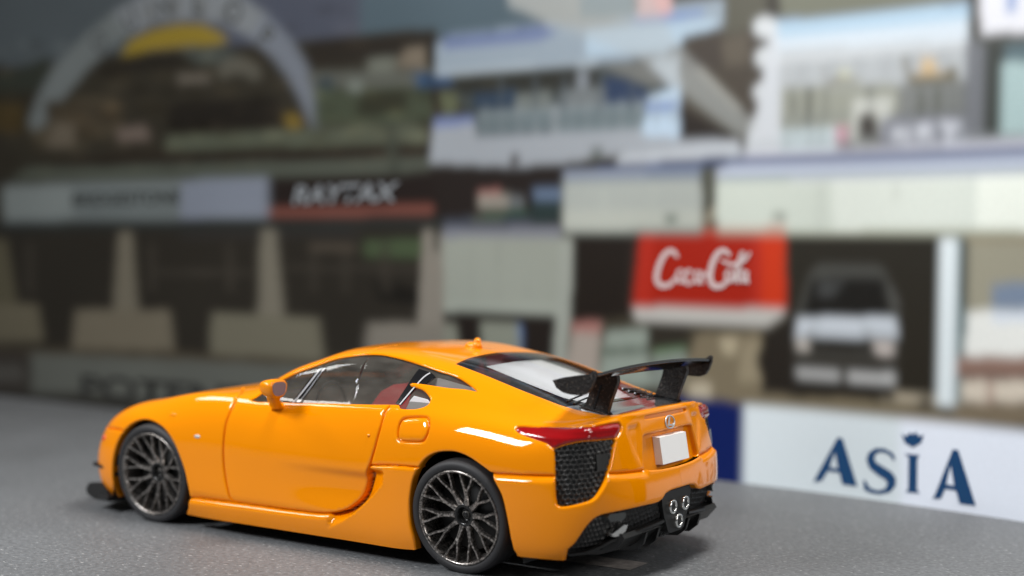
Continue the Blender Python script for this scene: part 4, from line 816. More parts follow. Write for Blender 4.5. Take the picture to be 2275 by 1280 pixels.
PRINT = [
 ((50,47,40),1,[(14.16,7.74),(-3.52,4.74),(-3.65,-0.49),(14.21,-3.59)]),
 ((68,74,77),1,[(14.16,7.74),(6.24,6.48),(6.21,3.88),(9.32,4.08),(14.18,4.01)]),
 ((68,72,83),1,[(7.70,6.72),(3.15,5.97),(3.18,3.96),(4.88,4.00),(7.69,3.92)]),
 ((70,84,92),1,[(4.29,6.16),(1.86,5.76),(2.08,3.93),(3.23,3.92),(4.27,3.97)]),
 ((45,48,42),1,[(14.18,4.10),(10.01,4.01),(9.23,4.16),(9.14,3.64),(14.18,3.76)]),
 ((46,43,36),1,[(9.14,3.75),(8.16,4.11),(5.14,4.03),(4.27,4.04),(3.30,4.02),(3.24,2.57),(14.19,2.63),(14.18,3.82)]),
 ((60,51,32),1,[(14.18,3.79),(9.75,3.63),(9.66,3.28),(14.18,3.38)]),
 ((70,64,52),1,[(8.89,3.65),(8.00,3.61),(8.00,3.17),(9.40,3.06),(9.66,3.28)]),
 ((96,101,101),1,[(9.64,3.36),(9.44,3.71),(9.15,4.02),(8.56,4.37),(8.08,4.58),(7.77,4.31),(8.16,4.16),(8.56,3.93),(8.93,3.66),(9.27,3.35),(9.50,3.27)]),
 ((110,114,117),1,[(8.08,4.58),(7.46,4.77),(6.79,4.81),(6.08,4.64),(5.60,4.36),(5.80,4.11),(6.22,4.30),(6.72,4.40),(7.31,4.40),(7.77,4.31)]),
 ((103,108,116),1,[(5.60,4.36),(5.20,4.04),(4.94,3.70),(4.83,3.38),(4.82,3.15),(4.94,3.15),(5.08,3.41),(5.27,3.67),(5.53,3.92),(5.84,4.12)]),
 ((85,86,84),1,[(7.09,4.66),(6.94,4.65),(7.05,4.41),(7.14,4.42)]),
 ((85,86,84),1,[(6.65,4.62),(6.54,4.61),(6.56,4.39),(6.65,4.40)]),
 ((90,92,92),1,[(7.54,4.65),(7.42,4.67),(7.35,4.41),(7.46,4.39)]),
 ((86,88,88),1,[(6.22,4.51),(6.11,4.49),(6.22,4.29),(6.29,4.32)]),
 ((122,105,40),1,[(7.94,4.08),(7.77,4.24),(7.38,4.33),(6.94,4.36),(6.57,4.32),(6.29,4.21),(6.15,4.10),(6.36,4.09),(6.93,4.10),(7.46,4.10),(7.81,4.07)]),
 ((62,66,62),1,[(6.93,4.09),(6.22,4.07),(5.80,3.80),(6.71,3.91)]),
 ((36,33,28),1,[(8.36,3.97),(6.93,4.04),(6.93,3.88),(8.24,3.88)]),
 ((80,78,70),1,[(6.35,3.79),(6.21,3.93),(5.94,3.93),(5.70,3.82),(5.65,3.68),(5.80,3.66),(5.90,3.74),(6.11,3.75),(6.25,3.70)]),
 ((88,83,75),1,[(7.01,3.81),(6.50,3.78),(6.42,3.69),(6.93,3.68)]),
 ((60,54,44),1,[(9.31,3.62),(7.84,3.55),(7.92,3.24),(9.23,3.05)]),
 ((96,86,79),1,[(7.98,3.25),(7.49,3.26),(7.41,3.09),(7.98,3.08)]),
 ((90,83,72),1,[(9.16,3.37),(8.77,3.33),(8.77,3.06),(9.31,3.05)]),
 ((104,88,42),1,[(5.34,3.28),(5.16,3.30),(5.05,3.20),(5.10,3.11),(5.26,3.13)]),
 ((33,30,26),1,[(7.08,3.49),(5.40,3.47),(5.39,3.15),(7.15,3.16)]),
 ((76,80,68),1,[(7.15,3.13),(3.79,3.13),(3.39,3.11),(3.39,2.92),(7.15,2.95)]),
 ((42,37,31),1,[(8.07,2.97),(3.39,2.92),(3.38,2.79),(9.66,2.80)]),
 ((73,77,69),1,[(9.66,2.82),(3.36,2.79),(3.35,2.62),(10.01,2.67)]),
 ((80,82,76),1,[(5.01,3.71),(3.97,3.66),(3.31,3.64),(3.31,3.46),(4.94,3.54)]),
 ((38,34,29),1,[(5.01,4.02),(3.32,3.98),(3.31,3.77),(3.97,3.80),(4.94,3.75)]),
 ((104,96,84),1,[(3.68,3.86),(3.43,3.85),(3.42,3.65),(3.79,3.68)]),
 ((95,98,90),1,[(4.15,3.79),(3.79,3.79),(3.79,3.63),(4.17,3.63)]),
 ((62,68,55),1,[(4.91,3.53),(3.34,3.47),(3.33,3.13),(4.88,3.16)]),
 ((45,46,36),1,[(4.26,3.46),(3.65,3.45),(3.64,3.23),(4.32,3.21)]),
 ((106,112,106),1,[(4.41,3.58),(4.23,3.57),(4.23,3.46),(4.41,3.47)]),
 ((48,58,64),1,[(4.85,3.64),(4.63,3.63),(4.63,3.51),(4.85,3.52)]),
 ((58,62,55),1,[(3.96,3.15),(3.79,3.14),(3.75,2.64),(3.84,2.64)]),
 ((44,65,92),1,[(3.56,3.61),(3.06,3.56),(3.06,3.45),(3.51,3.46)]),
 ((85,90,70),1,[(3.25,3.40),(3.03,3.39),(3.03,3.20),(3.19,3.17)]),
 ((128,140,150),1,[(3.30,3.88),(3.12,3.94),(2.03,3.97),(1.22,3.98),(0.30,4.05),(0.10,4.03),(0.21,3.77),(0.60,3.74),(0.76,3.65),(0.76,3.58),(1.45,3.56),(2.33,3.56),(3.29,3.57)]),
 ((98,110,140),1,[(3.20,3.93),(2.06,3.94),(1.88,3.87),(2.08,3.81),(3.20,3.80)]),
 ((108,128,165),1,[(1.11,3.92),(0.41,3.95),(0.41,3.89),(1.08,3.87)]),
 ((150,168,182),1,[(1.59,3.85),(0.30,3.86),(0.30,3.75),(0.77,3.63),(1.59,3.63)]),
 ((125,128,125),1,[(2.36,5.84),(1.62,5.72),(1.60,4.05),(1.13,3.91),(1.60,3.89),(2.03,3.97),(2.44,4.19)]),
 ((95,110,115),1,[(1.72,5.73),(1.07,5.63),(1.09,3.95),(1.64,3.98)]),
 ((178,148,146),1,[(1.10,5.63),(0.75,5.57),(0.72,3.93),(1.06,3.93)]),
 ((70,68,62),1,[(0.71,5.57),(0.20,5.48),(0.18,4.02),(0.69,4.01)]),
 ((58,64,64),1,[(3.12,3.56),(0.77,3.57),(0.67,2.90),(2.84,2.96)]),
 ((42,43,39),1,[(3.06,3.56),(1.45,3.54),(1.44,3.31),(3.06,3.38)]),
 ((98,100,98),1,[(1.45,3.54),(0.77,3.56),(0.70,3.32),(0.94,3.34)]),
 ((46,60,76),1,[(2.84,3.37),(2.34,3.38),(2.33,3.21),(2.82,3.21)]),
 ((40,54,78),1,[(1.40,3.45),(1.21,3.42),(0.94,3.30),(0.96,3.20),(1.37,3.20)]),
 ((98,104,102),1,[(2.35,3.33),(1.95,3.35),(1.95,3.17),(2.35,3.17)]),
 ((112,118,124),1,[(1.68,3.50),(1.55,3.51),(1.55,3.17),(1.67,3.18)]),
 ((100,106,108),1,[(1.85,3.35),(1.68,3.36),(1.38,3.36),(1.37,3.17),(1.85,3.17)]),
 ((98,110,114),1,[(2.79,3.19),(0.67,3.18),(0.67,2.96),(2.79,2.96)]),
 ((118,126,130),1,[(1.95,3.21),(1.85,3.22),(1.85,2.93),(1.96,2.93)]),
 ((66,76,80),1,[(2.79,3.01),(1.94,3.00),(1.94,2.95),(2.79,2.96)]),
 ((140,146,152),1,[(3.32,3.09),(2.82,3.12),(2.79,2.96),(0.67,2.96),(0.07,2.85),(0.07,2.69),(1.25,2.75),(1.82,2.69),(2.37,2.67),(3.36,2.73)]),
 ((105,118,155),1,[(3.31,3.16),(2.84,3.16),(2.84,3.09),(3.30,3.06)]),
 ((158,176,192),1,[(0.94,3.24),(0.62,3.32),(0.62,2.88),(1.00,2.91)]),
 ((90,112,160),1,[(0.97,3.19),(0.65,3.19),(0.67,3.13),(0.96,3.13)]),
 ((150,160,168),1,[(0.94,3.53),(0.64,3.63),(0.63,3.32),(0.72,3.31)]),
 ((44,37,33),1,[(2.37,2.78),(2.32,2.80),(2.29,2.71),(2.42,2.68)]),
 ((98,104,104),1,[(1.52,2.82),(1.39,2.83),(1.39,2.72),(1.52,2.72)]),
 ((62,56,48),1,[(0.60,3.73),(-0.11,3.83),(-0.13,2.87),(0.07,2.84),(0.62,2.88)]),
 ((80,79,72),1,[(0.61,3.51),(-0.13,2.91),(0.07,2.84),(0.63,3.23)]),
 ((36,31,27),1,[(0.64,3.14),(0.05,2.86),(0.62,2.86)]),
 ((75,74,64),1,[(0.24,5.49),(-0.24,5.41),(-0.15,3.75),(0.23,3.71)]),
 ((98,100,88),1,[(-0.18,5.42),(-1.85,5.11),(-1.84,3.77),(-0.29,3.79)]),
 ((176,181,184),1,[(-0.28,3.73),(-0.26,3.68),(-0.20,3.65),(-0.13,3.66),(-0.06,3.70),(-0.04,3.75),(-0.06,3.81),(-0.12,3.84),(-0.20,3.83),(-0.26,3.79)]),
 ((176,181,184),1,[(-0.30,3.49),(-0.28,3.44),(-0.22,3.41),(-0.14,3.41),(-0.08,3.45),(-0.06,3.51),(-0.08,3.56),(-0.14,3.59),(-0.21,3.59),(-0.27,3.55)]),
 ((176,181,184),1,[(-0.29,3.21),(-0.27,3.16),(-0.21,3.13),(-0.14,3.13),(-0.07,3.17),(-0.05,3.23),(-0.07,3.28),(-0.13,3.31),(-0.21,3.31),(-0.27,3.27)]),
 ((176,181,184),1,[(-0.27,2.92),(-0.25,2.87),(-0.19,2.84),(-0.11,2.84),(-0.05,2.88),(-0.03,2.93),(-0.05,2.99),(-0.11,3.02),(-0.18,3.02),(-0.25,2.98)]),
 ((176,181,186),1,[(-0.21,3.75),(-0.33,3.74),(-0.31,2.70),(0.01,2.69),(-0.01,2.88),(-0.09,3.06)]),
 ((150,172,188),1,[(-0.25,3.80),(-1.86,3.78),(-1.85,3.60),(-0.28,3.63)]),
 ((178,188,196),1,[(-0.26,3.65),(-1.85,3.65),(-1.85,3.50),(-0.28,3.49)]),
 ((156,161,164),1,[(-0.28,3.55),(-1.84,3.51),(-1.85,3.17),(-0.28,3.25)]),
 ((132,135,126),1,[(-0.30,3.25),(-1.85,3.20),(-1.86,2.89),(-0.31,2.92)]),
 ((110,113,112),1,[(-1.32,3.21),(-1.85,3.21),(-1.86,2.88),(-1.31,2.90)]),
 ((92,88,72),1,[(-1.33,3.41),(-1.41,3.42),(-1.77,3.30),(-1.79,3.21),(-1.39,3.21)]),
 ((178,158,126),1,[(-1.40,3.41),(-1.66,3.38),(-1.70,3.26),(-1.43,3.26)]),
 ((108,106,92),1,[(-0.66,3.39),(-0.79,3.39),(-1.00,3.25),(-0.70,3.24)]),
 ((165,168,155),1,[(-0.80,3.37),(-0.99,3.35),(-0.99,3.27),(-0.81,3.28)]),
 ((78,81,74),1,[(-0.53,3.24),(-0.57,3.24),(-0.58,2.86),(-0.53,2.86)]),
 ((78,81,74),1,[(-1.47,3.18),(-1.51,3.18),(-1.52,2.82),(-1.48,2.82)]),
 ((78,81,74),1,[(-1.60,3.17),(-1.64,3.17),(-1.65,2.81),(-1.61,2.81)]),
 ((166,178,182),1,[(-0.31,2.91),(-0.80,2.91),(-0.80,2.74),(-0.31,2.74)]),
 ((168,135,145),1,[(-0.78,2.91),(-0.90,2.91),(-0.90,2.78),(-0.78,2.78)]),
 ((168,171,166),1,[(-0.93,3.12),(-1.27,3.13),(-1.20,2.75),(-0.91,2.77)]),
 ((45,36,31),1,[(-1.00,3.01),(-1.12,3.01),(-1.15,2.77),(-0.99,2.78)]),
 ((120,123,132),1,[(-1.18,2.96),(-1.86,2.95),(-1.86,2.72),(-1.16,2.75)]),
 ((178,182,190),1,[(-1.27,2.88),(-1.40,2.87),(-1.40,2.78),(-1.27,2.79)]),
 ((178,182,190),1,[(-1.44,2.89),(-1.58,2.89),(-1.58,2.78),(-1.44,2.79)]),
 ((178,182,190),1,[(-1.63,2.91),(-1.81,2.90),(-1.81,2.85),(-1.64,2.86)]),
 ((178,182,190),1,[(-1.69,2.86),(-1.74,2.86),(-1.74,2.75),(-1.69,2.75)]),
 ((98,101,106),1,[(-1.83,3.51),(-1.98,3.51),(-1.99,2.78),(-1.85,2.78)]),
 ((50,54,51),1,[(-1.98,3.51),(-2.12,3.50),(-2.11,2.77),(-1.99,2.78)]),
 ((75,92,98),1,[(-2.12,3.46),(-3.56,3.34),(-3.56,3.21),(-2.13,3.32)]),
 ((142,162,163),1,[(-2.11,3.32),(-3.56,3.20),(-3.57,2.71),(-2.11,2.78)]),
 ((190,192,198),1,[(-1.88,5.10),(-3.52,4.74),(-3.56,3.36),(-2.17,3.52),(-1.95,3.52)]),
 ((66,68,64),1,[(-1.90,3.53),(-3.56,3.37),(-3.56,3.32),(-1.90,3.47)]),
 ((110,130,170),1,[(-2.14,4.08),(-2.22,4.07),(-2.20,3.66),(-2.15,3.66)]),
 ((165,168,178),1,[(0.03,2.73),(-2.29,2.76),(-3.57,2.74),(-3.57,2.64),(-2.29,2.68),(0.03,2.69)]),
 ((160,166,172),1,[(1.25,2.74),(0.07,2.83),(0.03,2.71),(1.25,2.66)]),
 ((168,176,190),1,[(0.28,2.60),(0.03,2.66),(-3.57,2.64),(-3.58,2.50),(0.28,2.53)]),
 ((46,62,100),1,[(1.82,2.63),(0.07,2.69),(-2.29,2.68),(-3.57,2.66),(-3.57,2.61),(-2.29,2.63),(0.07,2.63),(1.25,2.61),(1.82,2.59)]),
 ((138,146,158),1,[(1.82,2.61),(0.42,2.62),(0.42,2.55),(1.82,2.55)]),
 ((94,106,122),1,[(1.82,2.56),(0.42,2.58),(0.42,2.53),(1.81,2.51)]),
 ((112,125,135),1,[(0.23,2.54),(-2.29,2.55),(-3.58,2.54),(-3.58,2.51),(-2.30,2.52),(0.23,2.51)]),
 ((150,156,152),1,[(1.81,2.52),(0.41,2.53),(0.40,2.06),(1.81,2.06)]),
 ((160,165,158),1,[(1.81,2.26),(0.40,2.27),(0.40,2.06),(1.81,2.06)]),
 ((72,74,65),1,[(0.41,2.63),(0.27,2.62),(0.31,2.36),(0.40,2.19)]),
 ((125,120,105),1,[(0.40,2.19),(0.23,2.36),(0.19,2.21),(0.35,2.14)]),
 ((178,186,178),1,[(0.27,2.51),(-1.34,2.52),(-1.35,2.07),(0.23,2.06),(0.27,2.21)]),
 ((192,199,192),1,[(-0.77,2.52),(-1.92,2.52),(-1.93,2.08),(-0.78,2.07)]),
 ((208,214,206),1,[(-1.92,2.52),(-3.58,2.52),(-3.59,2.09),(-1.93,2.08)]),
 ((180,188,182),1,[(-1.91,2.51),(-1.93,2.51),(-1.94,2.08),(-1.92,2.08)]),
 ((60,75,66),1,[(0.77,2.21),(0.61,2.22),(0.66,2.17),(0.72,2.16)]),
 ((110,115,108),1,[(-0.24,2.23),(-0.36,2.23),(-0.36,2.18),(-0.24,2.19)]),
 ((96,102,102),1,[(10.15,2.62),(5.54,2.65),(5.52,2.20),(10.12,2.16)]),
 ((112,118,117),1,[(10.12,2.61),(8.80,2.62),(8.80,2.23),(10.10,2.20)]),
 ((114,120,131),1,[(6.92,2.62),(5.55,2.64),(5.53,2.22),(6.92,2.20)]),
 ((104,110,110),1,[(8.85,2.62),(6.89,2.62),(6.89,2.54),(8.85,2.54)]),
 ((35,29,27),1,[(5.52,2.64),(3.72,2.64),(3.19,2.65),(3.10,2.21),(5.52,2.19)]),
 ((108,68,60),1,[(5.54,2.32),(3.32,2.33),(3.28,2.28),(3.35,2.23),(5.54,2.21)]),
 ((42,44,42),1,[(14.19,2.12),(3.10,2.22),(3.10,2.08),(14.19,1.97)]),
 ((43,40,35),1,[(14.19,2.02),(3.18,2.11),(3.17,1.01),(4.72,0.80),(14.20,0.42)]),
 ((46,44,42),1,[(6.92,2.06),(4.25,2.09),(4.25,2.01),(6.92,1.97)]),
 ((66,78,57),1,[(4.20,1.99),(3.43,2.00),(3.46,1.81),(4.18,1.82)]),
 ((28,26,23),1,[(4.06,1.60),(3.48,1.52),(3.48,1.35),(4.00,1.38)]),
 ((80,76,62),1,[(14.19,1.93),(10.06,1.96),(9.83,1.08),(14.19,0.93)]),
 ((105,100,88),1,[(7.96,2.05),(7.73,2.05),(7.61,1.13),(8.06,1.11)]),
 ((108,104,93),1,[(5.65,2.10),(5.43,2.10),(5.29,1.16),(5.69,1.14)]),
 ((120,116,108),1,[(3.43,2.10),(3.24,2.10),(3.08,1.88),(3.08,1.06),(3.50,1.04)]),
 ((60,60,54),1,[(3.31,2.09),(3.23,2.09),(3.24,1.88),(3.29,1.88)]),
 ((94,89,75),1,[(14.19,1.00),(9.44,1.17),(9.32,0.72),(14.20,0.45)]),
 ((103,97,84),1,[(8.73,1.13),(7.08,1.18),(7.00,0.73),(8.80,0.66)]),
 ((102,99,86),1,[(6.40,1.18),(4.80,1.19),(4.72,0.75),(6.44,0.71)]),
 ((114,110,102),1,[(4.13,1.17),(3.09,1.18),(3.08,0.89),(4.18,0.83)]),
 ((70,64,53),1,[(14.20,0.48),(7.02,0.72),(4.72,0.75),(3.08,0.85),(3.08,0.72),(6.19,0.60),(14.20,0.32)]),
 ((90,92,87),1,[(9.58,0.56),(6.91,0.63),(4.72,0.68),(3.08,0.72),(3.07,-0.02),(9.58,-0.07)]),
 ((56,52,48),1,[(14.20,0.39),(9.60,0.58),(9.60,-0.10),(14.20,-0.37)]),
 ((76,74,70),1,[(14.20,0.20),(9.74,0.42),(9.70,0.20),(14.20,-0.09)]),
 ((52,51,47),1,[(14.20,-0.20),(8.63,0.14),(3.07,0.20),(3.07,-0.06),(14.20,-0.40)]),
 ((36,31,29),1,[(3.33,2.67),(2.37,2.67),(1.81,2.68),(1.80,2.10),(3.18,2.09)]),
 ((128,124,116),1,[(2.77,2.42),(2.39,2.43),(2.39,2.28),(2.77,2.28)]),
 ((92,96,98),1,[(2.41,2.40),(2.24,2.41),(2.23,2.27),(2.41,2.27)]),
 ((150,100,95),1,[(2.77,2.46),(2.52,2.47),(2.52,2.42),(2.77,2.42)]),
 ((38,62,46),1,[(2.70,2.27),(2.20,2.28),(2.20,2.22),(2.70,2.21)]),
 ((88,103,124),1,[(2.14,2.47),(1.82,2.48),(1.82,2.35),(2.13,2.36)]),
 ((40,52,52),1,[(2.16,2.35),(1.82,2.35),(1.82,2.16),(2.16,2.14)]),
 ((62,67,76),1,[(3.18,2.20),(2.16,2.22),(2.16,2.14),(3.18,2.11)]),
 ((84,90,82),1,[(2.83,2.21),(2.46,2.21),(2.46,2.16),(2.83,2.16)]),
 ((112,115,124),1,[(3.18,2.10),(1.82,2.13),(1.82,2.01),(3.18,1.99)]),
 ((135,140,132),1,[(3.18,2.01),(1.81,2.03),(1.83,1.33),(3.17,1.31)]),
 ((142,148,140),1,[(3.17,1.38),(1.83,1.41),(1.83,1.33),(3.17,1.31)]),
 ((33,28,25),1,[(3.17,1.30),(1.86,1.32),(1.86,0.67),(3.16,0.58)]),
 ((118,122,112),1,[(2.73,1.23),(2.29,1.24),(2.26,0.89),(2.69,0.87)]),
 ((90,112,150),1,[(2.29,1.23),(2.25,1.23),(2.23,0.89),(2.26,0.89)]),
 ((116,118,108),1,[(3.17,1.20),(3.01,1.20),(2.96,0.85),(3.16,0.84)]),
 ((33,28,24),1,[(1.70,2.05),(1.01,2.07),(1.00,1.24),(1.69,1.21)]),
 ((60,56,46),1,[(1.09,1.35),(-0.48,1.41),(-0.49,0.76),(1.88,0.59),(1.89,1.20)]),
 ((140,145,138),1,[(1.83,2.02),(1.69,2.02),(1.71,1.33),(1.78,0.68),(1.92,0.67),(1.85,1.49)]),
 ((148,140,132),1,[(1.67,1.25),(1.38,1.27),(1.42,0.70),(1.79,0.68)]),
 ((148,106,100),1,[(1.69,1.27),(1.38,1.29),(1.40,1.19),(1.70,1.17)]),
 ((132,142,134),1,[(1.34,1.20),(0.92,1.25),(0.88,0.74),(1.41,0.70)]),
 ((80,90,80),1,[(1.41,1.04),(0.90,1.09),(0.90,1.03),(1.41,0.98)]),
 ((118,126,120),1,[(0.86,1.04),(0.55,1.10),(0.44,0.77),(0.88,0.74)]),
 ((95,120,90),1,[(0.85,1.06),(0.53,1.11),(0.53,1.07),(0.85,1.01)]),
 ((45,42,36),1,[(0.91,1.28),(0.51,1.30),(0.52,1.11),(0.88,1.07)]),
 ((112,104,86),1,[(0.44,1.22),(-0.16,1.27),(-0.21,0.81),(-1.37,0.76),(-2.34,0.68),(-3.62,0.73),(0.63,0.56)]),
 ((158,150,128),1,[(0.21,1.19),(0.04,1.21),(0.07,1.05),(0.19,1.07)]),
 ((134,126,106),1,[(0.00,1.17),(-0.16,1.20),(-0.17,0.85),(0.04,0.83)]),
 ((165,158,140),1,[(0.50,0.80),(0.29,0.82),(0.29,0.64),(0.50,0.65)]),
 ((38,36,30),1,[(-0.39,2.04),(-1.66,2.06),(-1.69,0.84),(-0.41,0.74)]),
 ((44,36,32),1,[(1.10,2.07),(0.99,2.08),(1.04,1.39),(1.14,1.39)]),
 ((158,42,28),1,[(1.00,2.09),(-0.37,2.11),(-0.38,1.46),(1.07,1.42)]),
 ((146,32,16),1,[(0.85,2.06),(-0.06,2.07),(-0.08,1.47),(0.89,1.45)]),
 ((176,52,24),1,[(-0.15,2.08),(-0.36,2.09),(-0.37,1.47),(-0.16,1.47)]),
 ((172,108,92),1,[(0.99,2.10),(-0.36,2.12),(-0.37,2.09),(0.99,2.07)]),
 ((168,168,164),1,[(1.07,1.43),(-0.38,1.46),(-0.35,1.39),(-0.20,1.30),(0.25,1.31),(1.04,1.31)]),
 ((70,70,66),1,[(-0.64,1.81),(-1.19,1.82),(-1.30,1.65),(-0.59,1.63)]),
 ((27,27,24),1,[(-0.60,1.69),(-1.21,1.71),(-1.27,1.44),(-0.53,1.41)]),
 ((112,114,114),1,[(-1.21,1.79),(-1.35,1.53),(-1.32,1.44),(-1.24,1.48)]),
 ((95,98,94),1,[(-0.54,1.63),(-0.59,1.63),(-0.56,1.42),(-0.50,1.41)]),
 ((182,194,206),1,[(-0.48,1.40),(-1.23,1.44),(-1.33,1.39),(-1.34,1.25),(-0.48,1.22)]),
 ((110,108,98),1,[(-0.50,1.21),(-1.33,1.23),(-1.31,1.18),(-0.51,1.15)]),
 ((46,44,40),1,[(-0.45,1.13),(-1.33,1.14),(-1.33,0.81),(-0.17,0.75),(-0.20,1.07)]),
 ((162,156,152),1,[(-0.47,1.21),(-0.60,1.21),(-0.58,1.13),(-0.48,1.14)]),
 ((165,158,156),1,[(-1.14,1.21),(-1.31,1.22),(-1.28,1.13),(-1.15,1.14)]),
 ((150,152,152),1,[(-0.47,0.99),(-0.85,0.98),(-0.87,0.88),(-0.49,0.89)]),
 ((163,165,165),1,[(-0.92,0.98),(-1.33,1.00),(-1.32,0.90),(-0.92,0.88)]),
 ((36,33,29),1,[(-0.12,1.03),(-0.20,1.25),(-0.45,1.41),(-0.46,0.77),(-0.21,0.78)]),
 ((162,154,136),1,[(-1.24,0.86),(-1.67,0.85),(-1.67,0.78),(-1.19,0.78)]),
 ((70,66,58),1,[(-1.52,0.82),(-1.63,0.83),(-1.62,0.73),(-1.54,0.73)]),
 ((72,92,95),1,[(-1.79,2.04),(-1.89,2.04),(-1.88,0.80),(-1.79,0.79)]),
 ((200,210,214),1,[(-1.67,2.04),(-1.81,2.04),(-1.81,0.77),(-1.67,0.78)]),
 ((138,136,121),1,[(-1.88,2.06),(-3.59,2.10),(-3.60,1.55),(-1.89,1.47)]),
 ((122,112,90),1,[(-1.85,2.07),(-3.59,2.11),(-3.59,2.04),(-1.85,2.02)]),
 ((60,62,58),1,[(-1.84,2.03),(-1.89,2.03),(-1.89,1.50),(-1.85,1.50)]),
 ((110,124,143),1,[(-2.08,1.71),(-3.60,1.78),(-3.60,1.58),(-2.08,1.52)]),
 ((206,209,206),1,[(-1.89,1.50),(-3.60,1.59),(-3.61,1.28),(-1.87,1.16)]),
 ((190,200,212),1,[(-2.08,1.50),(-3.60,1.58),(-3.60,1.50),(-2.09,1.43)]),
 ((130,107,97),1,[(-1.82,1.16),(-3.61,1.27),(-3.61,1.16),(-1.81,1.04)]),
 ((98,74,66),1,[(-1.81,1.04),(-3.61,1.16),(-3.61,1.12),(-1.81,1.00)]),
 ((188,180,167),1,[(-1.85,0.99),(-3.61,1.11),(-3.62,0.97),(-1.85,0.82)]),
 ((130,100,90),1,[(-2.06,1.01),(-2.10,1.01),(-2.10,0.84),(-2.06,0.83)]),
 ((112,102,86),1,[(-1.80,0.81),(-3.62,0.96),(-3.62,0.67),(-2.34,0.69),(-1.80,0.69)]),
 ((122,130,134),1,[(2.71,3.26),(2.69,3.26),(2.69,2.98),(2.71,2.98)]),
 ((122,130,134),1,[(2.51,3.26),(2.49,3.26),(2.49,2.98),(2.51,2.98)]),
 ((122,130,134),1,[(2.32,3.26),(2.30,3.26),(2.29,2.97),(2.31,2.98)]),
 ((122,130,134),1,[(2.13,3.26),(2.11,3.26),(2.10,2.97),(2.12,2.97)]),
 ((122,130,134),1,[(1.94,3.26),(1.92,3.25),(1.91,2.97),(1.93,2.97)]),
 ((122,130,134),1,[(1.75,3.25),(1.73,3.25),(1.73,2.97),(1.75,2.97)]),
 ((122,130,134),1,[(1.57,3.25),(1.55,3.25),(1.55,2.97),(1.57,2.97)]),
 ((122,130,134),1,[(1.39,3.25),(1.37,3.25),(1.37,2.97),(1.39,2.97)]),
 ((122,130,134),1,[(1.22,3.25),(1.20,3.25),(1.19,2.97),(1.21,2.97)]),
 ((122,130,134),1,[(1.04,3.25),(1.02,3.25),(1.02,2.97),(1.04,2.97)]),
 ((122,130,134),1,[(0.87,3.25),(0.85,3.24),(0.85,2.97),(0.87,2.97)]),
 ((122,130,134),1,[(0.70,3.24),(0.69,3.24),(0.68,2.97),(0.70,2.97)]),
 ((128,136,140),1,[(2.80,3.20),(0.67,3.19),(0.67,3.17),(2.80,3.18)]),
 ((84,92,96),1,[(2.80,3.10),(0.67,3.09),(0.67,3.07),(2.80,3.08)]),
 ((70,78,84),1,[(2.53,3.51),(2.50,3.51),(2.50,3.20),(2.53,3.20)]),
 ((70,78,84),1,[(2.15,3.49),(2.12,3.49),(2.12,3.18),(2.15,3.18)]),
 ((70,78,84),1,[(1.83,3.47),(1.80,3.47),(1.80,3.17),(1.82,3.16)]),
 ((70,78,84),1,[(1.45,3.45),(1.42,3.45),(1.41,3.15),(1.44,3.14)]),
 ((70,78,84),1,[(1.12,3.43),(1.10,3.43),(1.09,3.13),(1.12,3.13)]),
 ((70,84,110),1,[(3.29,3.89),(2.04,3.95),(2.04,3.93),(3.29,3.87)]),
 ((160,170,176),1,[(3.28,3.60),(1.45,3.58),(1.45,3.55),(3.28,3.57)]),
 ((70,72,70),1,[(0.77,3.57),(0.63,3.62),(0.63,3.60),(0.76,3.54)]),
 ((58,52,46),1,[(0.55,3.68),(0.26,3.71),(0.21,3.45),(0.50,3.39)]),
 ((80,74,64),1,[(0.25,3.67),(0.01,3.71),(-0.02,3.47),(0.21,3.45)]),
 ((120,118,108),1,[(0.51,3.46),(0.42,3.46),(0.04,3.10),(0.08,3.07)]),
 ((92,98,96),1,[(-0.35,3.00),(-0.36,3.00),(-0.36,2.76),(-0.35,2.76)]),
 ((92,98,96),1,[(-0.45,3.00),(-0.46,3.00),(-0.47,2.75),(-0.46,2.75)]),
 ((92,98,96),1,[(-0.55,2.99),(-0.57,2.99),(-0.57,2.75),(-0.56,2.75)]),
 ((92,98,96),1,[(-0.66,2.99),(-0.67,2.99),(-0.67,2.75),(-0.66,2.75)]),
 ((92,98,96),1,[(-0.76,2.98),(-0.77,2.98),(-0.77,2.74),(-0.76,2.74)]),
 ((92,98,96),1,[(-0.86,2.98),(-0.87,2.98),(-0.87,2.74),(-0.86,2.74)]),
 ((92,98,96),1,[(-0.96,2.97),(-0.97,2.97),(-0.97,2.73),(-0.96,2.74)]),
 ((92,98,96),1,[(-1.05,2.97),(-1.07,2.97),(-1.07,2.73),(-1.06,2.73)]),
 ((92,98,96),1,[(-1.15,2.96),(-1.16,2.96),(-1.17,2.73),(-1.16,2.73)]),
 ((92,98,96),1,[(-1.25,2.96),(-1.26,2.96),(-1.26,2.72),(-1.25,2.72)]),
 ((92,98,96),1,[(-1.34,2.95),(-1.36,2.95),(-1.36,2.72),(-1.35,2.72)]),
 ((92,98,96),1,[(-1.44,2.95),(-1.45,2.95),(-1.46,2.72),(-1.44,2.72)]),
 ((92,98,96),1,[(-1.53,2.94),(-1.54,2.94),(-1.55,2.71),(-1.54,2.71)]),
 ((92,98,96),1,[(-1.63,2.94),(-1.64,2.94),(-1.64,2.71),(-1.63,2.71)]),
 ((92,98,96),1,[(-1.72,2.93),(-1.73,2.93),(-1.73,2.71),(-1.72,2.71)]),
 ((92,98,96),1,[(-1.81,2.93),(-1.82,2.93),(-1.83,2.70),(-1.82,2.70)]),
 ((110,116,116),1,[(-0.32,3.00),(-0.91,3.00),(-0.91,2.98),(-0.32,2.99)]),
 ((84,88,90),1,[(-1.27,2.99),(-1.85,2.98),(-1.86,2.96),(-1.27,2.97)]),
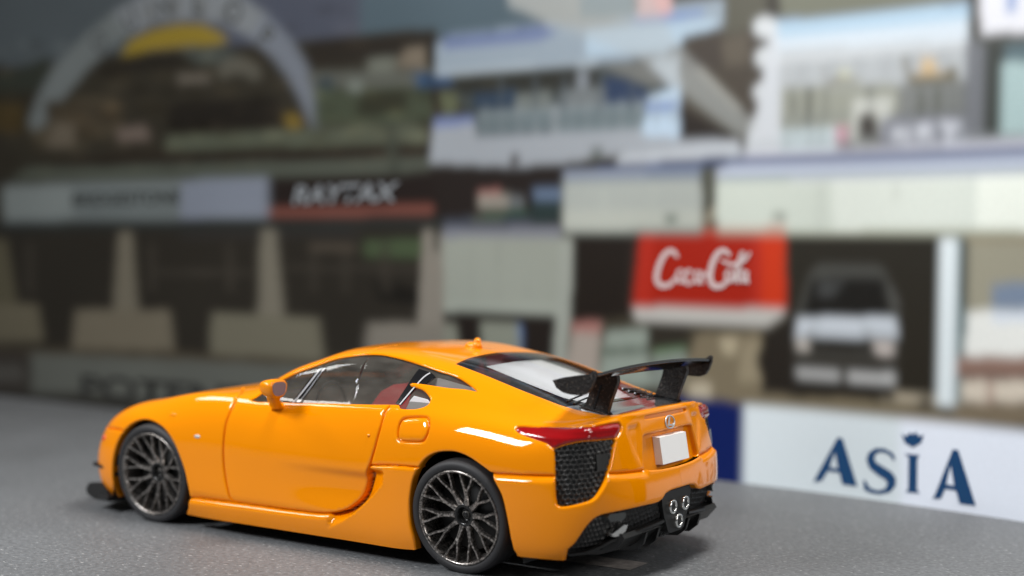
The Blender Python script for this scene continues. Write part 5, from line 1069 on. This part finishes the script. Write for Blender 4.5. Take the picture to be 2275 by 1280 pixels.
 ((70,74,70),1,[(-0.40,3.26),(-0.42,3.26),(-0.43,3.00),(-0.41,3.00)]),
 ((70,74,70),1,[(-0.68,3.24),(-0.70,3.24),(-0.70,2.99),(-0.68,2.99)]),
 ((70,74,70),1,[(-1.06,3.22),(-1.08,3.22),(-1.08,2.97),(-1.07,2.97)]),
 ((70,74,70),1,[(-1.72,3.18),(-1.74,3.17),(-1.74,2.93),(-1.72,2.93)]),
 ((70,74,70),1,[(-1.81,3.17),(-1.82,3.17),(-1.83,2.93),(-1.81,2.93)]),
 ((205,210,214),1,[(-0.26,3.50),(-1.85,3.50),(-1.85,3.48),(-0.26,3.47)]),
 ((120,138,158),1,[(-0.27,3.80),(-1.85,3.78),(-1.85,3.76),(-0.27,3.78)]),
 ((150,155,158),1,[(-0.43,3.44),(-0.56,3.44),(-0.54,3.29),(-0.44,3.28)]),
 ((150,155,158),1,[(-0.67,3.44),(-0.80,3.45),(-0.79,3.29),(-0.69,3.28)]),
 ((150,155,158),1,[(-0.91,3.45),(-1.03,3.45),(-1.02,3.29),(-0.92,3.28)]),
 ((150,155,158),1,[(-1.15,3.45),(-1.26,3.45),(-1.25,3.29),(-1.16,3.29)]),
 ((150,155,158),1,[(-1.37,3.45),(-1.49,3.45),(-1.48,3.29),(-1.39,3.29)]),
 ((150,155,158),1,[(-1.60,3.45),(-1.71,3.45),(-1.70,3.29),(-1.61,3.29)]),
 ((140,148,150),1,[(0.03,2.81),(-2.29,2.79),(-2.29,2.78),(0.03,2.79)]),
 ((210,214,218),1,[(0.23,2.50),(-2.30,2.51),(-2.30,2.50),(0.23,2.49)]),
 ((120,126,120),1,[(1.81,2.09),(0.40,2.11),(0.40,2.06),(1.81,2.05)]),
 ((150,154,140),1,[(0.26,2.09),(-2.30,2.11),(-2.31,2.06),(0.26,2.05)]),
 ((158,164,158),1,[(1.39,2.51),(1.37,2.51),(1.36,2.08),(1.38,2.08)]),
 ((158,164,158),1,[(0.88,2.50),(0.86,2.50),(0.86,2.08),(0.88,2.08)]),
 ((158,164,158),1,[(-0.65,2.48),(-0.67,2.48),(-0.68,2.08),(-0.66,2.08)]),
 ((158,164,158),1,[(-1.30,2.46),(-1.31,2.46),(-1.32,2.09),(-1.31,2.09)]),
 ((126,131,124),1,[(2.85,1.99),(2.84,1.99),(2.83,1.39),(2.85,1.39)]),
 ((126,131,124),1,[(2.54,1.99),(2.52,1.99),(2.51,1.40),(2.53,1.40)]),
 ((126,131,124),1,[(2.20,1.99),(2.19,1.99),(2.18,1.41),(2.20,1.41)]),
 ((58,54,48),1,[(9.66,1.91),(9.55,1.91),(9.53,1.31),(9.65,1.30)]),
 ((58,54,48),1,[(7.44,1.93),(7.35,1.93),(7.33,1.37),(7.44,1.37)]),
 ((58,54,48),1,[(6.16,1.94),(6.08,1.94),(6.06,1.41),(6.16,1.40)]),
 ((58,54,48),1,[(4.93,1.95),(4.85,1.95),(4.83,1.44),(4.92,1.44)]),
 ((58,54,48),1,[(4.49,1.95),(4.41,1.95),(4.40,1.45),(4.48,1.45)]),
 ((58,54,48),1,[(3.95,1.96),(3.88,1.96),(3.86,1.47),(3.94,1.47)]),
 ((62,58,52),1,[(7.37,1.62),(5.78,1.64),(5.78,1.60),(7.37,1.58)]),
 ((60,56,50),1,[(5.25,1.71),(3.48,1.72),(3.48,1.69),(5.25,1.67)]),
 ((70,64,56),1,[(4.93,1.95),(4.31,1.95),(4.30,1.86),(4.93,1.86)]),
 ((64,65,62),1,[(-0.59,1.78),(-1.23,1.79),(-1.35,1.48),(-1.35,0.89),(-0.47,0.84),(-0.48,1.45)]),
 ((66,67,64),1,[(-0.65,1.82),(-1.18,1.83),(-1.23,1.78),(-0.60,1.76)]),
 ((24,24,22),1,[(-0.61,1.71),(-1.21,1.73),(-1.28,1.44),(-0.53,1.41)]),
 ((60,62,62),1,[(-0.67,1.69),(-0.90,1.70),(-0.79,1.57),(-0.65,1.56)]),
 ((180,188,196),1,[(-0.48,1.39),(-1.33,1.43),(-1.34,1.27),(-0.47,1.24)]),
 ((110,114,116),1,[(-0.52,1.31),(-1.31,1.34),(-1.31,1.32),(-0.52,1.29)]),
 ((40,39,36),1,[(-0.60,1.22),(-1.14,1.24),(-1.13,1.14),(-0.61,1.13)]),
 ((168,164,158),1,[(-0.47,1.21),(-0.60,1.21),(-0.59,1.13),(-0.48,1.13)]),
 ((170,164,160),1,[(-1.14,1.23),(-1.32,1.23),(-1.30,1.13),(-1.15,1.14)]),
 ((52,51,47),1,[(-0.46,1.10),(-1.34,1.13),(-1.35,0.89),(-0.47,0.84)]),
 ((152,154,154),1,[(-0.48,0.99),(-0.86,0.99),(-0.86,0.90),(-0.49,0.90)]),
 ((160,162,162),1,[(-0.92,0.99),(-1.33,1.00),(-1.32,0.91),(-0.93,0.90)]),
 ((28,26,23),1,[(-0.47,0.84),(-1.34,0.89),(-1.32,0.80),(-0.51,0.76)]),
 ((14,31,86),1,[(0.72,0.69),(-0.01,0.66),(-0.03,-0.17),(0.70,-0.26)]),
 ((198,208,213),1,[(-0.01,0.66),(-0.81,0.65),(-2.34,0.66),(-3.62,0.69),(-3.64,-0.20),(-0.02,-0.10)]),
 ((210,217,228),1,[(-1.38,0.65),(-2.34,0.66),(-3.62,0.69),(-3.64,-0.20),(-1.39,-0.11)]),
 ((150,155,155),0.42,[(2.83,5.92),(1.96,5.77),(0.68,3.70),(-0.13,2.93),(0.07,2.88),(1.03,3.58),(2.44,4.13)]),  # diagonal glare on the card, painted into the print as a pale band
]
LETTERS = [[[(-0.854,0.457),(-0.896,0.454),(-1.030,0.088),(-0.903,0.090),(-0.875,0.180),(-0.774,0.183),(-0.724,0.098),(-0.654,0.079),(-0.669,0.114)],[(-0.833,0.340),(-0.789,0.214),(-0.862,0.211)]],
 [[(-1.341,0.345),(-1.318,0.384),(-1.250,0.412),(-1.175,0.404),(-1.119,0.363),(-1.102,0.305),(-1.129,0.244),(-1.198,0.199),(-1.266,0.169),(-1.282,0.136),(-1.260,0.098),(-1.201,0.077),(-1.133,0.090),(-1.094,0.148),(-1.079,0.140),(-1.088,0.070),(-1.145,0.052),(-1.220,0.051),(-1.305,0.079),(-1.349,0.137),(-1.348,0.193),(-1.310,0.237),(-1.242,0.268),(-1.181,0.296),(-1.165,0.333),(-1.187,0.370),(-1.239,0.383),(-1.292,0.367),(-1.330,0.323)]],
 [[(-1.417,0.388),(-1.541,0.391),(-1.520,0.365),(-1.522,0.124),(-1.548,0.100),(-1.431,0.095),(-1.452,0.122),(-1.451,0.364)]],
 [[(-1.388,0.537),(-1.429,0.521),(-1.458,0.558),(-1.480,0.539),(-1.505,0.566),(-1.531,0.531),(-1.571,0.552),(-1.547,0.484),(-1.482,0.443),(-1.419,0.471)]],
 [[(-1.801,0.464),(-1.844,0.462),(-1.989,0.065),(-1.863,0.064),(-1.833,0.158),(-1.748,0.160),(-1.714,0.081),(-1.649,0.072),(-1.667,0.102)],[(-1.786,0.348),(-1.754,0.195),(-1.818,0.193)]]]
SCRIPT = [(0.037,[(0.624,1.861),(0.678,1.918),(0.752,1.883),(0.808,1.781),(0.828,1.672),(0.783,1.619),(0.695,1.629),(0.635,1.692)]),
 (0.023,[(0.573,1.747),(0.558,1.720),(0.559,1.686),(0.575,1.661),(0.598,1.656),(0.618,1.674),(0.626,1.706),(0.617,1.738),(0.597,1.754),(0.573,1.747)]),
 (0.023,[(0.479,1.738),(0.518,1.756),(0.548,1.710),(0.543,1.656),(0.508,1.638),(0.465,1.666)]),
 (0.023,[(0.412,1.739),(0.399,1.715),(0.399,1.684),(0.413,1.661),(0.433,1.656),(0.451,1.673),(0.457,1.702),(0.450,1.731),(0.432,1.746),(0.412,1.739)]),
 (0.023,[(0.385,1.751),(0.397,1.690),(0.379,1.641)]),
 (0.020,[(0.376,1.713),(0.326,1.726)]),
 (0.037,[(0.127,1.883),(0.186,1.927),(0.252,1.889),(0.301,1.783),(0.308,1.677),(0.265,1.625),(0.189,1.635),(0.140,1.696)]),
 (0.023,[(0.117,1.753),(0.105,1.729),(0.105,1.698),(0.118,1.675),(0.138,1.671),(0.155,1.687),(0.161,1.716),(0.154,1.745),(0.137,1.759),(0.117,1.753)]),
 (0.023,[(0.082,1.660),(0.071,1.765),(0.028,1.892),(0.008,1.907),(0.031,1.832),(0.062,1.720),(0.044,1.653)]),
 (0.023,[(-0.012,1.755),(-0.023,1.731),(-0.023,1.701),(-0.012,1.678),(0.005,1.674),(0.019,1.690),(0.025,1.719),(0.019,1.747),(0.004,1.762),(-0.012,1.755)]),
 (0.023,[(-0.036,1.759),(-0.029,1.700),(-0.046,1.655)]),
 (0.023,[(0.210,1.845),(0.097,1.809),(-0.006,1.848),(-0.058,1.915)])]
ARCH = [('D',8.31,4.27,48),('U',7.77,4.48,32),('N',7.19,4.57,14),('L',6.65,4.57,-3),('O',6.08,4.42,-22),('P',5.59,4.11,-42)]
# ---------------------------------------------------------------- the sheet the car stands on
G = mat('asphalt_print_sheet', (.25, .25, .24), .55, spec=.35)
def ground_mat(m):
    nt = m.node_tree; b = nt.nodes['Principled BSDF']; L = nt.links.new
    tc = N(m, 'ShaderNodeTexCoord')
    def noise(scale, det, rot=0, sc=(1, 1, 1)):
        mp = N(m, 'ShaderNodeMapping'); mp.inputs['Rotation'].default_value = (0, 0, rot); mp.inputs['Scale'].default_value = sc
        no = N(m, 'ShaderNodeTexNoise'); no.inputs['Scale'].default_value = scale; no.inputs['Detail'].default_value = det
        L(tc.outputs['Object'], mp.inputs[0]); L(mp.outputs[0], no.inputs['Vector']); return no
    def ramp(src, a, ca, c, cc):
        r = N(m, 'ShaderNodeValToRGB'); r.color_ramp.elements[0].position = a; r.color_ramp.elements[1].position = c
        r.color_ramp.elements[0].color = (*ca, 1); r.color_ramp.elements[1].color = (*cc, 1); L(src.outputs[0], r.inputs[0]); return r
    big = ramp(noise(.8, 3), .3, (.128, .133, .138), .7, (.156, .163, .170))
    grain = ramp(noise(32, 6), .30, (.72, .72, .72), .70, (1.28, 1.28, 1.28))
    mul = N(m, 'ShaderNodeMix', data_type='RGBA', blend_type='MULTIPLY'); mul.inputs[0].default_value = 1
    L(big.outputs[0], mul.inputs[6]); L(grain.outputs[0], mul.inputs[7])
    fl = ramp(noise(20, 2, .35, (1.0, 2.3, 1)), .655, (0, 0, 0), .70, (1, 1, 1))
    fl2 = ramp(noise(48, 2, .9, (1.0, 2.0, 1)), .68, (0, 0, 0), .72, (1, 1, 1))
    ad = N(m, 'ShaderNodeMath', operation='MAXIMUM'); L(fl.outputs[0], ad.inputs[0]); L(fl2.outputs[0], ad.inputs[1])
    sc = N(m, 'ShaderNodeMath', operation='MULTIPLY'); sc.inputs[1].default_value = .42; L(ad.outputs[0], sc.inputs[0])
    mx = N(m, 'ShaderNodeMix', data_type='RGBA'); L(sc.outputs[0], mx.inputs[0]); L(mul.outputs[2], mx.inputs[6]); mx.inputs[7].default_value = (.70, .71, .70, 1)
    L(mx.outputs[2], b.inputs['Base Color'])
    bn = noise(34, 4); bu = N(m, 'ShaderNodeBump'); bu.inputs['Strength'].default_value = .35; bu.inputs['Distance'].default_value = .012
    L(bn.outputs[0], bu.inputs['Height']); L(bu.outputs[0], b.inputs['Normal'])
ground_mat(G)
gr = mesh('ground', [(-14, -9, 0), (18, -9, 0), (18, 14, 0), (-14, 14, 0)], [(0, 1, 2, 3)], G, smooth=False); gr['kind'] = 'structure'
STR = mat('pale_line_print', (.36, .33, .31), .6); noise_mix(STR, 20, (.28, .255, .24), (.42, .385, .36), .35, .65, 4)
st_ = mesh('line_marking', [(-.32, .26, .004), (-.781, .239, .004), (-.779, .001, .004), (-.32, .02, .004)], [(0, 1, 2, 3)], STR, smooth=False); st_['kind'] = 'structure'

# ---------------------------------------------------------------- the printed card standing behind the car
def yb(x): return -3.135-.05*x+.04*max(0, -x)**2+.003*max(0, x-6)**2
TOPZ = 5.1
CARD = mat('printed_gloss_card', (1, 1, 1), .38, spec=.12)
nt = CARD.node_tree; at = N(CARD, 'ShaderNodeVertexColor', layer_name='print'); hs = N(CARD, 'ShaderNodeTexNoise'); hs.inputs['Scale'].default_value = 30; hs.inputs['Detail'].default_value = 6
tcx = N(CARD, 'ShaderNodeTexCoord'); nt.links.new(tcx.outputs['Object'], hs.inputs['Vector'])
rm = N(CARD, 'ShaderNodeValToRGB'); rm.color_ramp.elements[0].position = .3; rm.color_ramp.elements[1].position = .7; rm.color_ramp.elements[0].color = (.985, .985, .985, 1); rm.color_ramp.elements[1].color = (1.015, 1.015, 1.015, 1)
nt.links.new(hs.outputs[0], rm.inputs[0]); mlt = N(CARD, 'ShaderNodeMix', data_type='RGBA', blend_type='MULTIPLY'); mlt.inputs[0].default_value = 1
nt.links.new(at.outputs[0], mlt.inputs[6]); nt.links.new(rm.outputs[0], mlt.inputs[7]); nt.links.new(mlt.outputs[2], nt.nodes['Principled BSDF'].inputs['Base Color'])
def lin(c): return np.array([((v/255+.055)/1.055)**2.4 if v > 10 else v/255/12.92 for v in c])
PRINTK = 1.0
def make_card():
    xs = np.concatenate([np.arange(-4.2, 3.5, .016), np.arange(3.5, 12.6, .026)]); zs = np.arange(0, TOPZ+.001, .0175)
    X, Z = np.meshgrid(xs, zs, indexing='ij'); q = np.stack([X.ravel(), Z.ravel()], 1)
    q2 = q
    colr = np.zeros((len(q), 3))
    for c, al, poly in PRINT:
        p = np.array(poly); m = (q2[:, 0] >= p[:, 0].min()) & (q2[:, 0] <= p[:, 0].max()) & (q2[:, 1] >= p[:, 1].min()) & (q2[:, 1] <= p[:, 1].max())
        ii = np.where(m)[0]
        if len(ii) == 0: continue
        ii = ii[inside(p, q2[ii])]; colr[ii] = colr[ii]*(1-al)+lin(c)*al
    # crowd, trees and clutter inside the picture: irregular dabs over its dark hillside
    r2 = np.random.default_rng(3)
    for k in range(420):
        cx, cz = r2.uniform(2.6, 12), r2.uniform(2.75, 4.35); a, b = r2.uniform(.04, .20), r2.uniform(.015, .06)
        m = (np.abs(q[:, 0]-cx) < a) & (np.abs(q[:, 1]-cz) < b); ii = np.where(m)[0]; ii = ii[((q[ii, 0]-cx)/a)**2+((q[ii, 1]-cz)/b)**2 < 1]
        if len(ii) == 0: continue
        lum = colr[ii].mean(1); ii = ii[(lum > .008) & (lum < .075)]
        colr[ii] *= (np.array([1, .97, .93])*(r2.uniform(.62, 1.6)))
    img = colr.reshape(len(xs), len(zs), 3)                          # the print is a soft, enlarged photograph
    for _ in range(2):
        for ax in (0, 1):
            p = np.pad(img, [(2, 2) if a == ax else (0, 0) for a in range(3)], mode='edge'); n_ = img.shape[ax]
            img = sum(np.take(p, np.arange(k, k+n_), axis=ax) for k in range(5))/5
    wv = sum(a*np.sin(q[:, 0]*fx+p1)*np.sin(q[:, 1]*fz+p2) for a, fx, fz, p1, p2 in ((.04, 1.7, 2.3, .3, 1.1), (.025, 4.1, 3.3, 2, .4)))
    img = img*(1+wv.reshape(len(xs), len(zs))[..., None])            # uneven tone of the printed photograph
    C = np.clip(1.12*img.reshape(-1, 3)**1.05*PRINTK, 0, .86)
    V = np.stack([q[:, 0], np.array([yb(v) for v in xs])[np.repeat(np.arange(len(xs)), len(zs))], q[:, 1]], 1)
    n, m_ = len(xs), len(zs); i = np.arange(n-1)[:, None]*m_+np.arange(m_-1)[None]; i = i.ravel()
    F = np.stack([i, i+1, i+m_+1, i+m_], 1)
    me = bpy.data.meshes.new('printed_face'); me.vertices.add(len(V)); me.vertices.foreach_set('co', V.ravel()); me.loops.add(F.size); me.loops.foreach_set('vertex_index', F.ravel())
    me.polygons.add(len(F)); me.polygons.foreach_set('loop_start', np.arange(0, F.size, 4)); me.polygons.foreach_set('loop_total', np.full(len(F), 4)); me.update(calc_edges=True); me.validate()
    ca = me.color_attributes.new('print', 'FLOAT_COLOR', 'POINT'); ca.data.foreach_set('color', np.hstack([C, np.ones((len(C), 1))]).ravel())
    me.polygons.foreach_set('use_smooth', [True]*len(me.polygons))
    return me
bdrop = bpy.data.objects.new('backdrop', None); COL.objects.link(bdrop); bdrop.location = (4, yb(4), 0)
bdrop['label'] = 'tall printed card showing a race circuit pit building, standing behind the orange car'; bdrop['category'] = 'backdrop'
def kid(o):
    o.parent = bdrop; o.matrix_parent_inverse = Matrix.Translation(bdrop.location).inverted(); return o
kid(link('printed_face', make_card(), None, (CARD,)))
# the board itself, 2 cm behind the printed face
xs = np.linspace(-4.2, 12.6, 60); V = []; F = []
for xx in xs: V += [(xx, yb(xx)-.003, 0), (xx, yb(xx)-.003, TOPZ), (xx, yb(xx)-.03, TOPZ), (xx, yb(xx)-.03, 0)]
for i in range(59):
    for j in range(4): F.append((4*i+j, 4*i+4+j, 4*i+4+(j+1) % 4, 4*i+(j+1) % 4))
F += [(0, 1, 2, 3), (4*59, 4*59+3, 4*59+2, 4*59+1)]
kid(mesh('board', V, F, mat('white_board', (.6, .6, .6), .6), smooth=False))
def ink(name, polys, c, soft=True):
    """printed letters: flat pieces a hair proud of the card"""
    m = mat(name, tuple(lin(c)*PRINTK), .42, spec=.3); obs = []
    for loops in polys:
        pts = []; ed = []; b0 = 0
        for L in loops:
            b0 = len(pts); pts += [Vector(p) for p in L]; n = len(L); ed += [(b0+i, b0+(i+1) % n) for i in range(n)]
        r = delaunay_2d_cdt(pts, ed, [], 1, 1e-6); v2 = np.array([(p.x, p.y) for p in r[0]]); fs = []
        for f in r[2]:
            c_ = v2[list(f)].mean(0)[None]
            if inside(np.array(loops[0]), c_)[0] and not any(inside(np.array(h), c_)[0] for h in loops[1:]): fs.append(tuple(f))
        obs.append(kid(mesh(name, [(p[0], yb(p[0])+.004, p[1]) for p in v2], fs, m, smooth=False)))
    return obs
ink('printed_letter', LETTERS, (16, 62, 104))
def stroke(name, w_, pts, c):
    m = bpy.data.materials.get(name+'_ink') or mat(name+'_ink', tuple(lin(c)*PRINTK), .42, spec=.3)
    P = [Vector((a, b)) for a, b in pts]; Q = []
    for i in range(len(P)-1):
        for k in range(4): 
            t = k/4; p0 = P[max(i-1, 0)]; p3 = P[min(i+2, len(P)-1)]
            Q.append(.5*((2*P[i])+(-p0+P[i+1])*t+(2*p0-5*P[i]+4*P[i+1]-p3)*t*t+(-p0+3*P[i]-3*P[i+1]+p3)*t**3))
    Q.append(P[-1]); V = []; F = []
    for i, p in enumerate(Q):
        T = (Q[min(i+1, len(Q)-1)]-Q[max(i-1, 0)]).normalized(); S = Vector((-T.y, T.x))*w_/2*(.55+.45*math.sin(math.pi*(i+.5)/len(Q)))
        for q in (p+S, p-S): V.append((q.x, yb(q.x)+.004+.0007*stroke.n, q.y))
    for i in range(len(Q)-1): F.append((2*i, 2*i+1, 2*i+3, 2*i+2))
    stroke.n += 1
    return kid(mesh(name, V, F, m, smooth=False))
stroke.n = 0
for w_, pts in SCRIPT: stroke('printed_script', w_*1.45, pts, (188, 172, 172))
def words(text, xl, xr, z0l, z0r, h, c, shear=0, bold=.02):
    cu = bpy.data.curves.new('w', 'FONT'); cu.body = text; cu.size = 1; cu.offset = bold; cu.shear = shear
    o = bpy.data.objects.new('w', cu); COL.objects.link(o); bpy.context.view_layer.update()
    me = bpy.data.meshes.new_from_object(o.evaluated_get(bpy.context.evaluated_depsgraph_get())); bpy.data.objects.remove(o)
    co = np.array([v.co for v in me.vertices]); a, b = co.min(0), co.max(0)
    for v in me.vertices:
        t = (v.co.x-a[0])/(b[0]-a[0]); zz = (v.co.y-a[1])/(b[1]-a[1]); xx = xl+(xr-xl)*t
        v.co = (xx, yb(xx)+.004, z0l+(z0r-z0l)*t+zz*h)
    me.name = 'printed_words'; kid(link('printed_words', me, None, (mat('ink_'+text.lower(), tuple(lin(c)*PRINTK), .42, spec=.3),)))
def glyph(ch, cx, cz, ang, size, c):
    cu = bpy.data.curves.new('w', 'FONT'); cu.body = ch; cu.size = size; cu.offset = .008
    o = bpy.data.objects.new('w', cu); COL.objects.link(o); bpy.context.view_layer.update()
    me = bpy.data.meshes.new_from_object(o.evaluated_get(bpy.context.evaluated_depsgraph_get())); bpy.data.objects.remove(o)
    co = np.array([v.co for v in me.vertices]); m_ = (co.min(0)+co.max(0))/2; a = math.radians(ang)
    for v in me.vertices:
        dx, dz = v.co.x-m_[0], v.co.y-m_[1]; u_ = dx*math.cos(a)-dz*math.sin(a); z_ = dx*math.sin(a)+dz*math.cos(a); xx = cx-u_
        v.co = (xx, yb(xx)+.004, cz+z_)
    me.name = 'printed_letter'; kid(link('printed_letter', me, None, (bpy.data.materials.get('arch_ink') or mat('arch_ink', tuple(lin(c)*PRINTK), .42, spec=.3),)))
for ch, cx, cz, an in ARCH: glyph(ch, cx, cz, an, .34, (74, 77, 78))
words('BRIDGESTONE', 8.80, 6.91, 2.355, 2.372, .150, (42, 44, 42), .1, .012)
words('POTENZA', 8.63, 5.10, .085, .135, .285, (48, 48, 46), .0, .03)
words('RAYTAX', 5.19, 3.73, 2.344, 2.364, .195, (122, 127, 131), .25, .03)
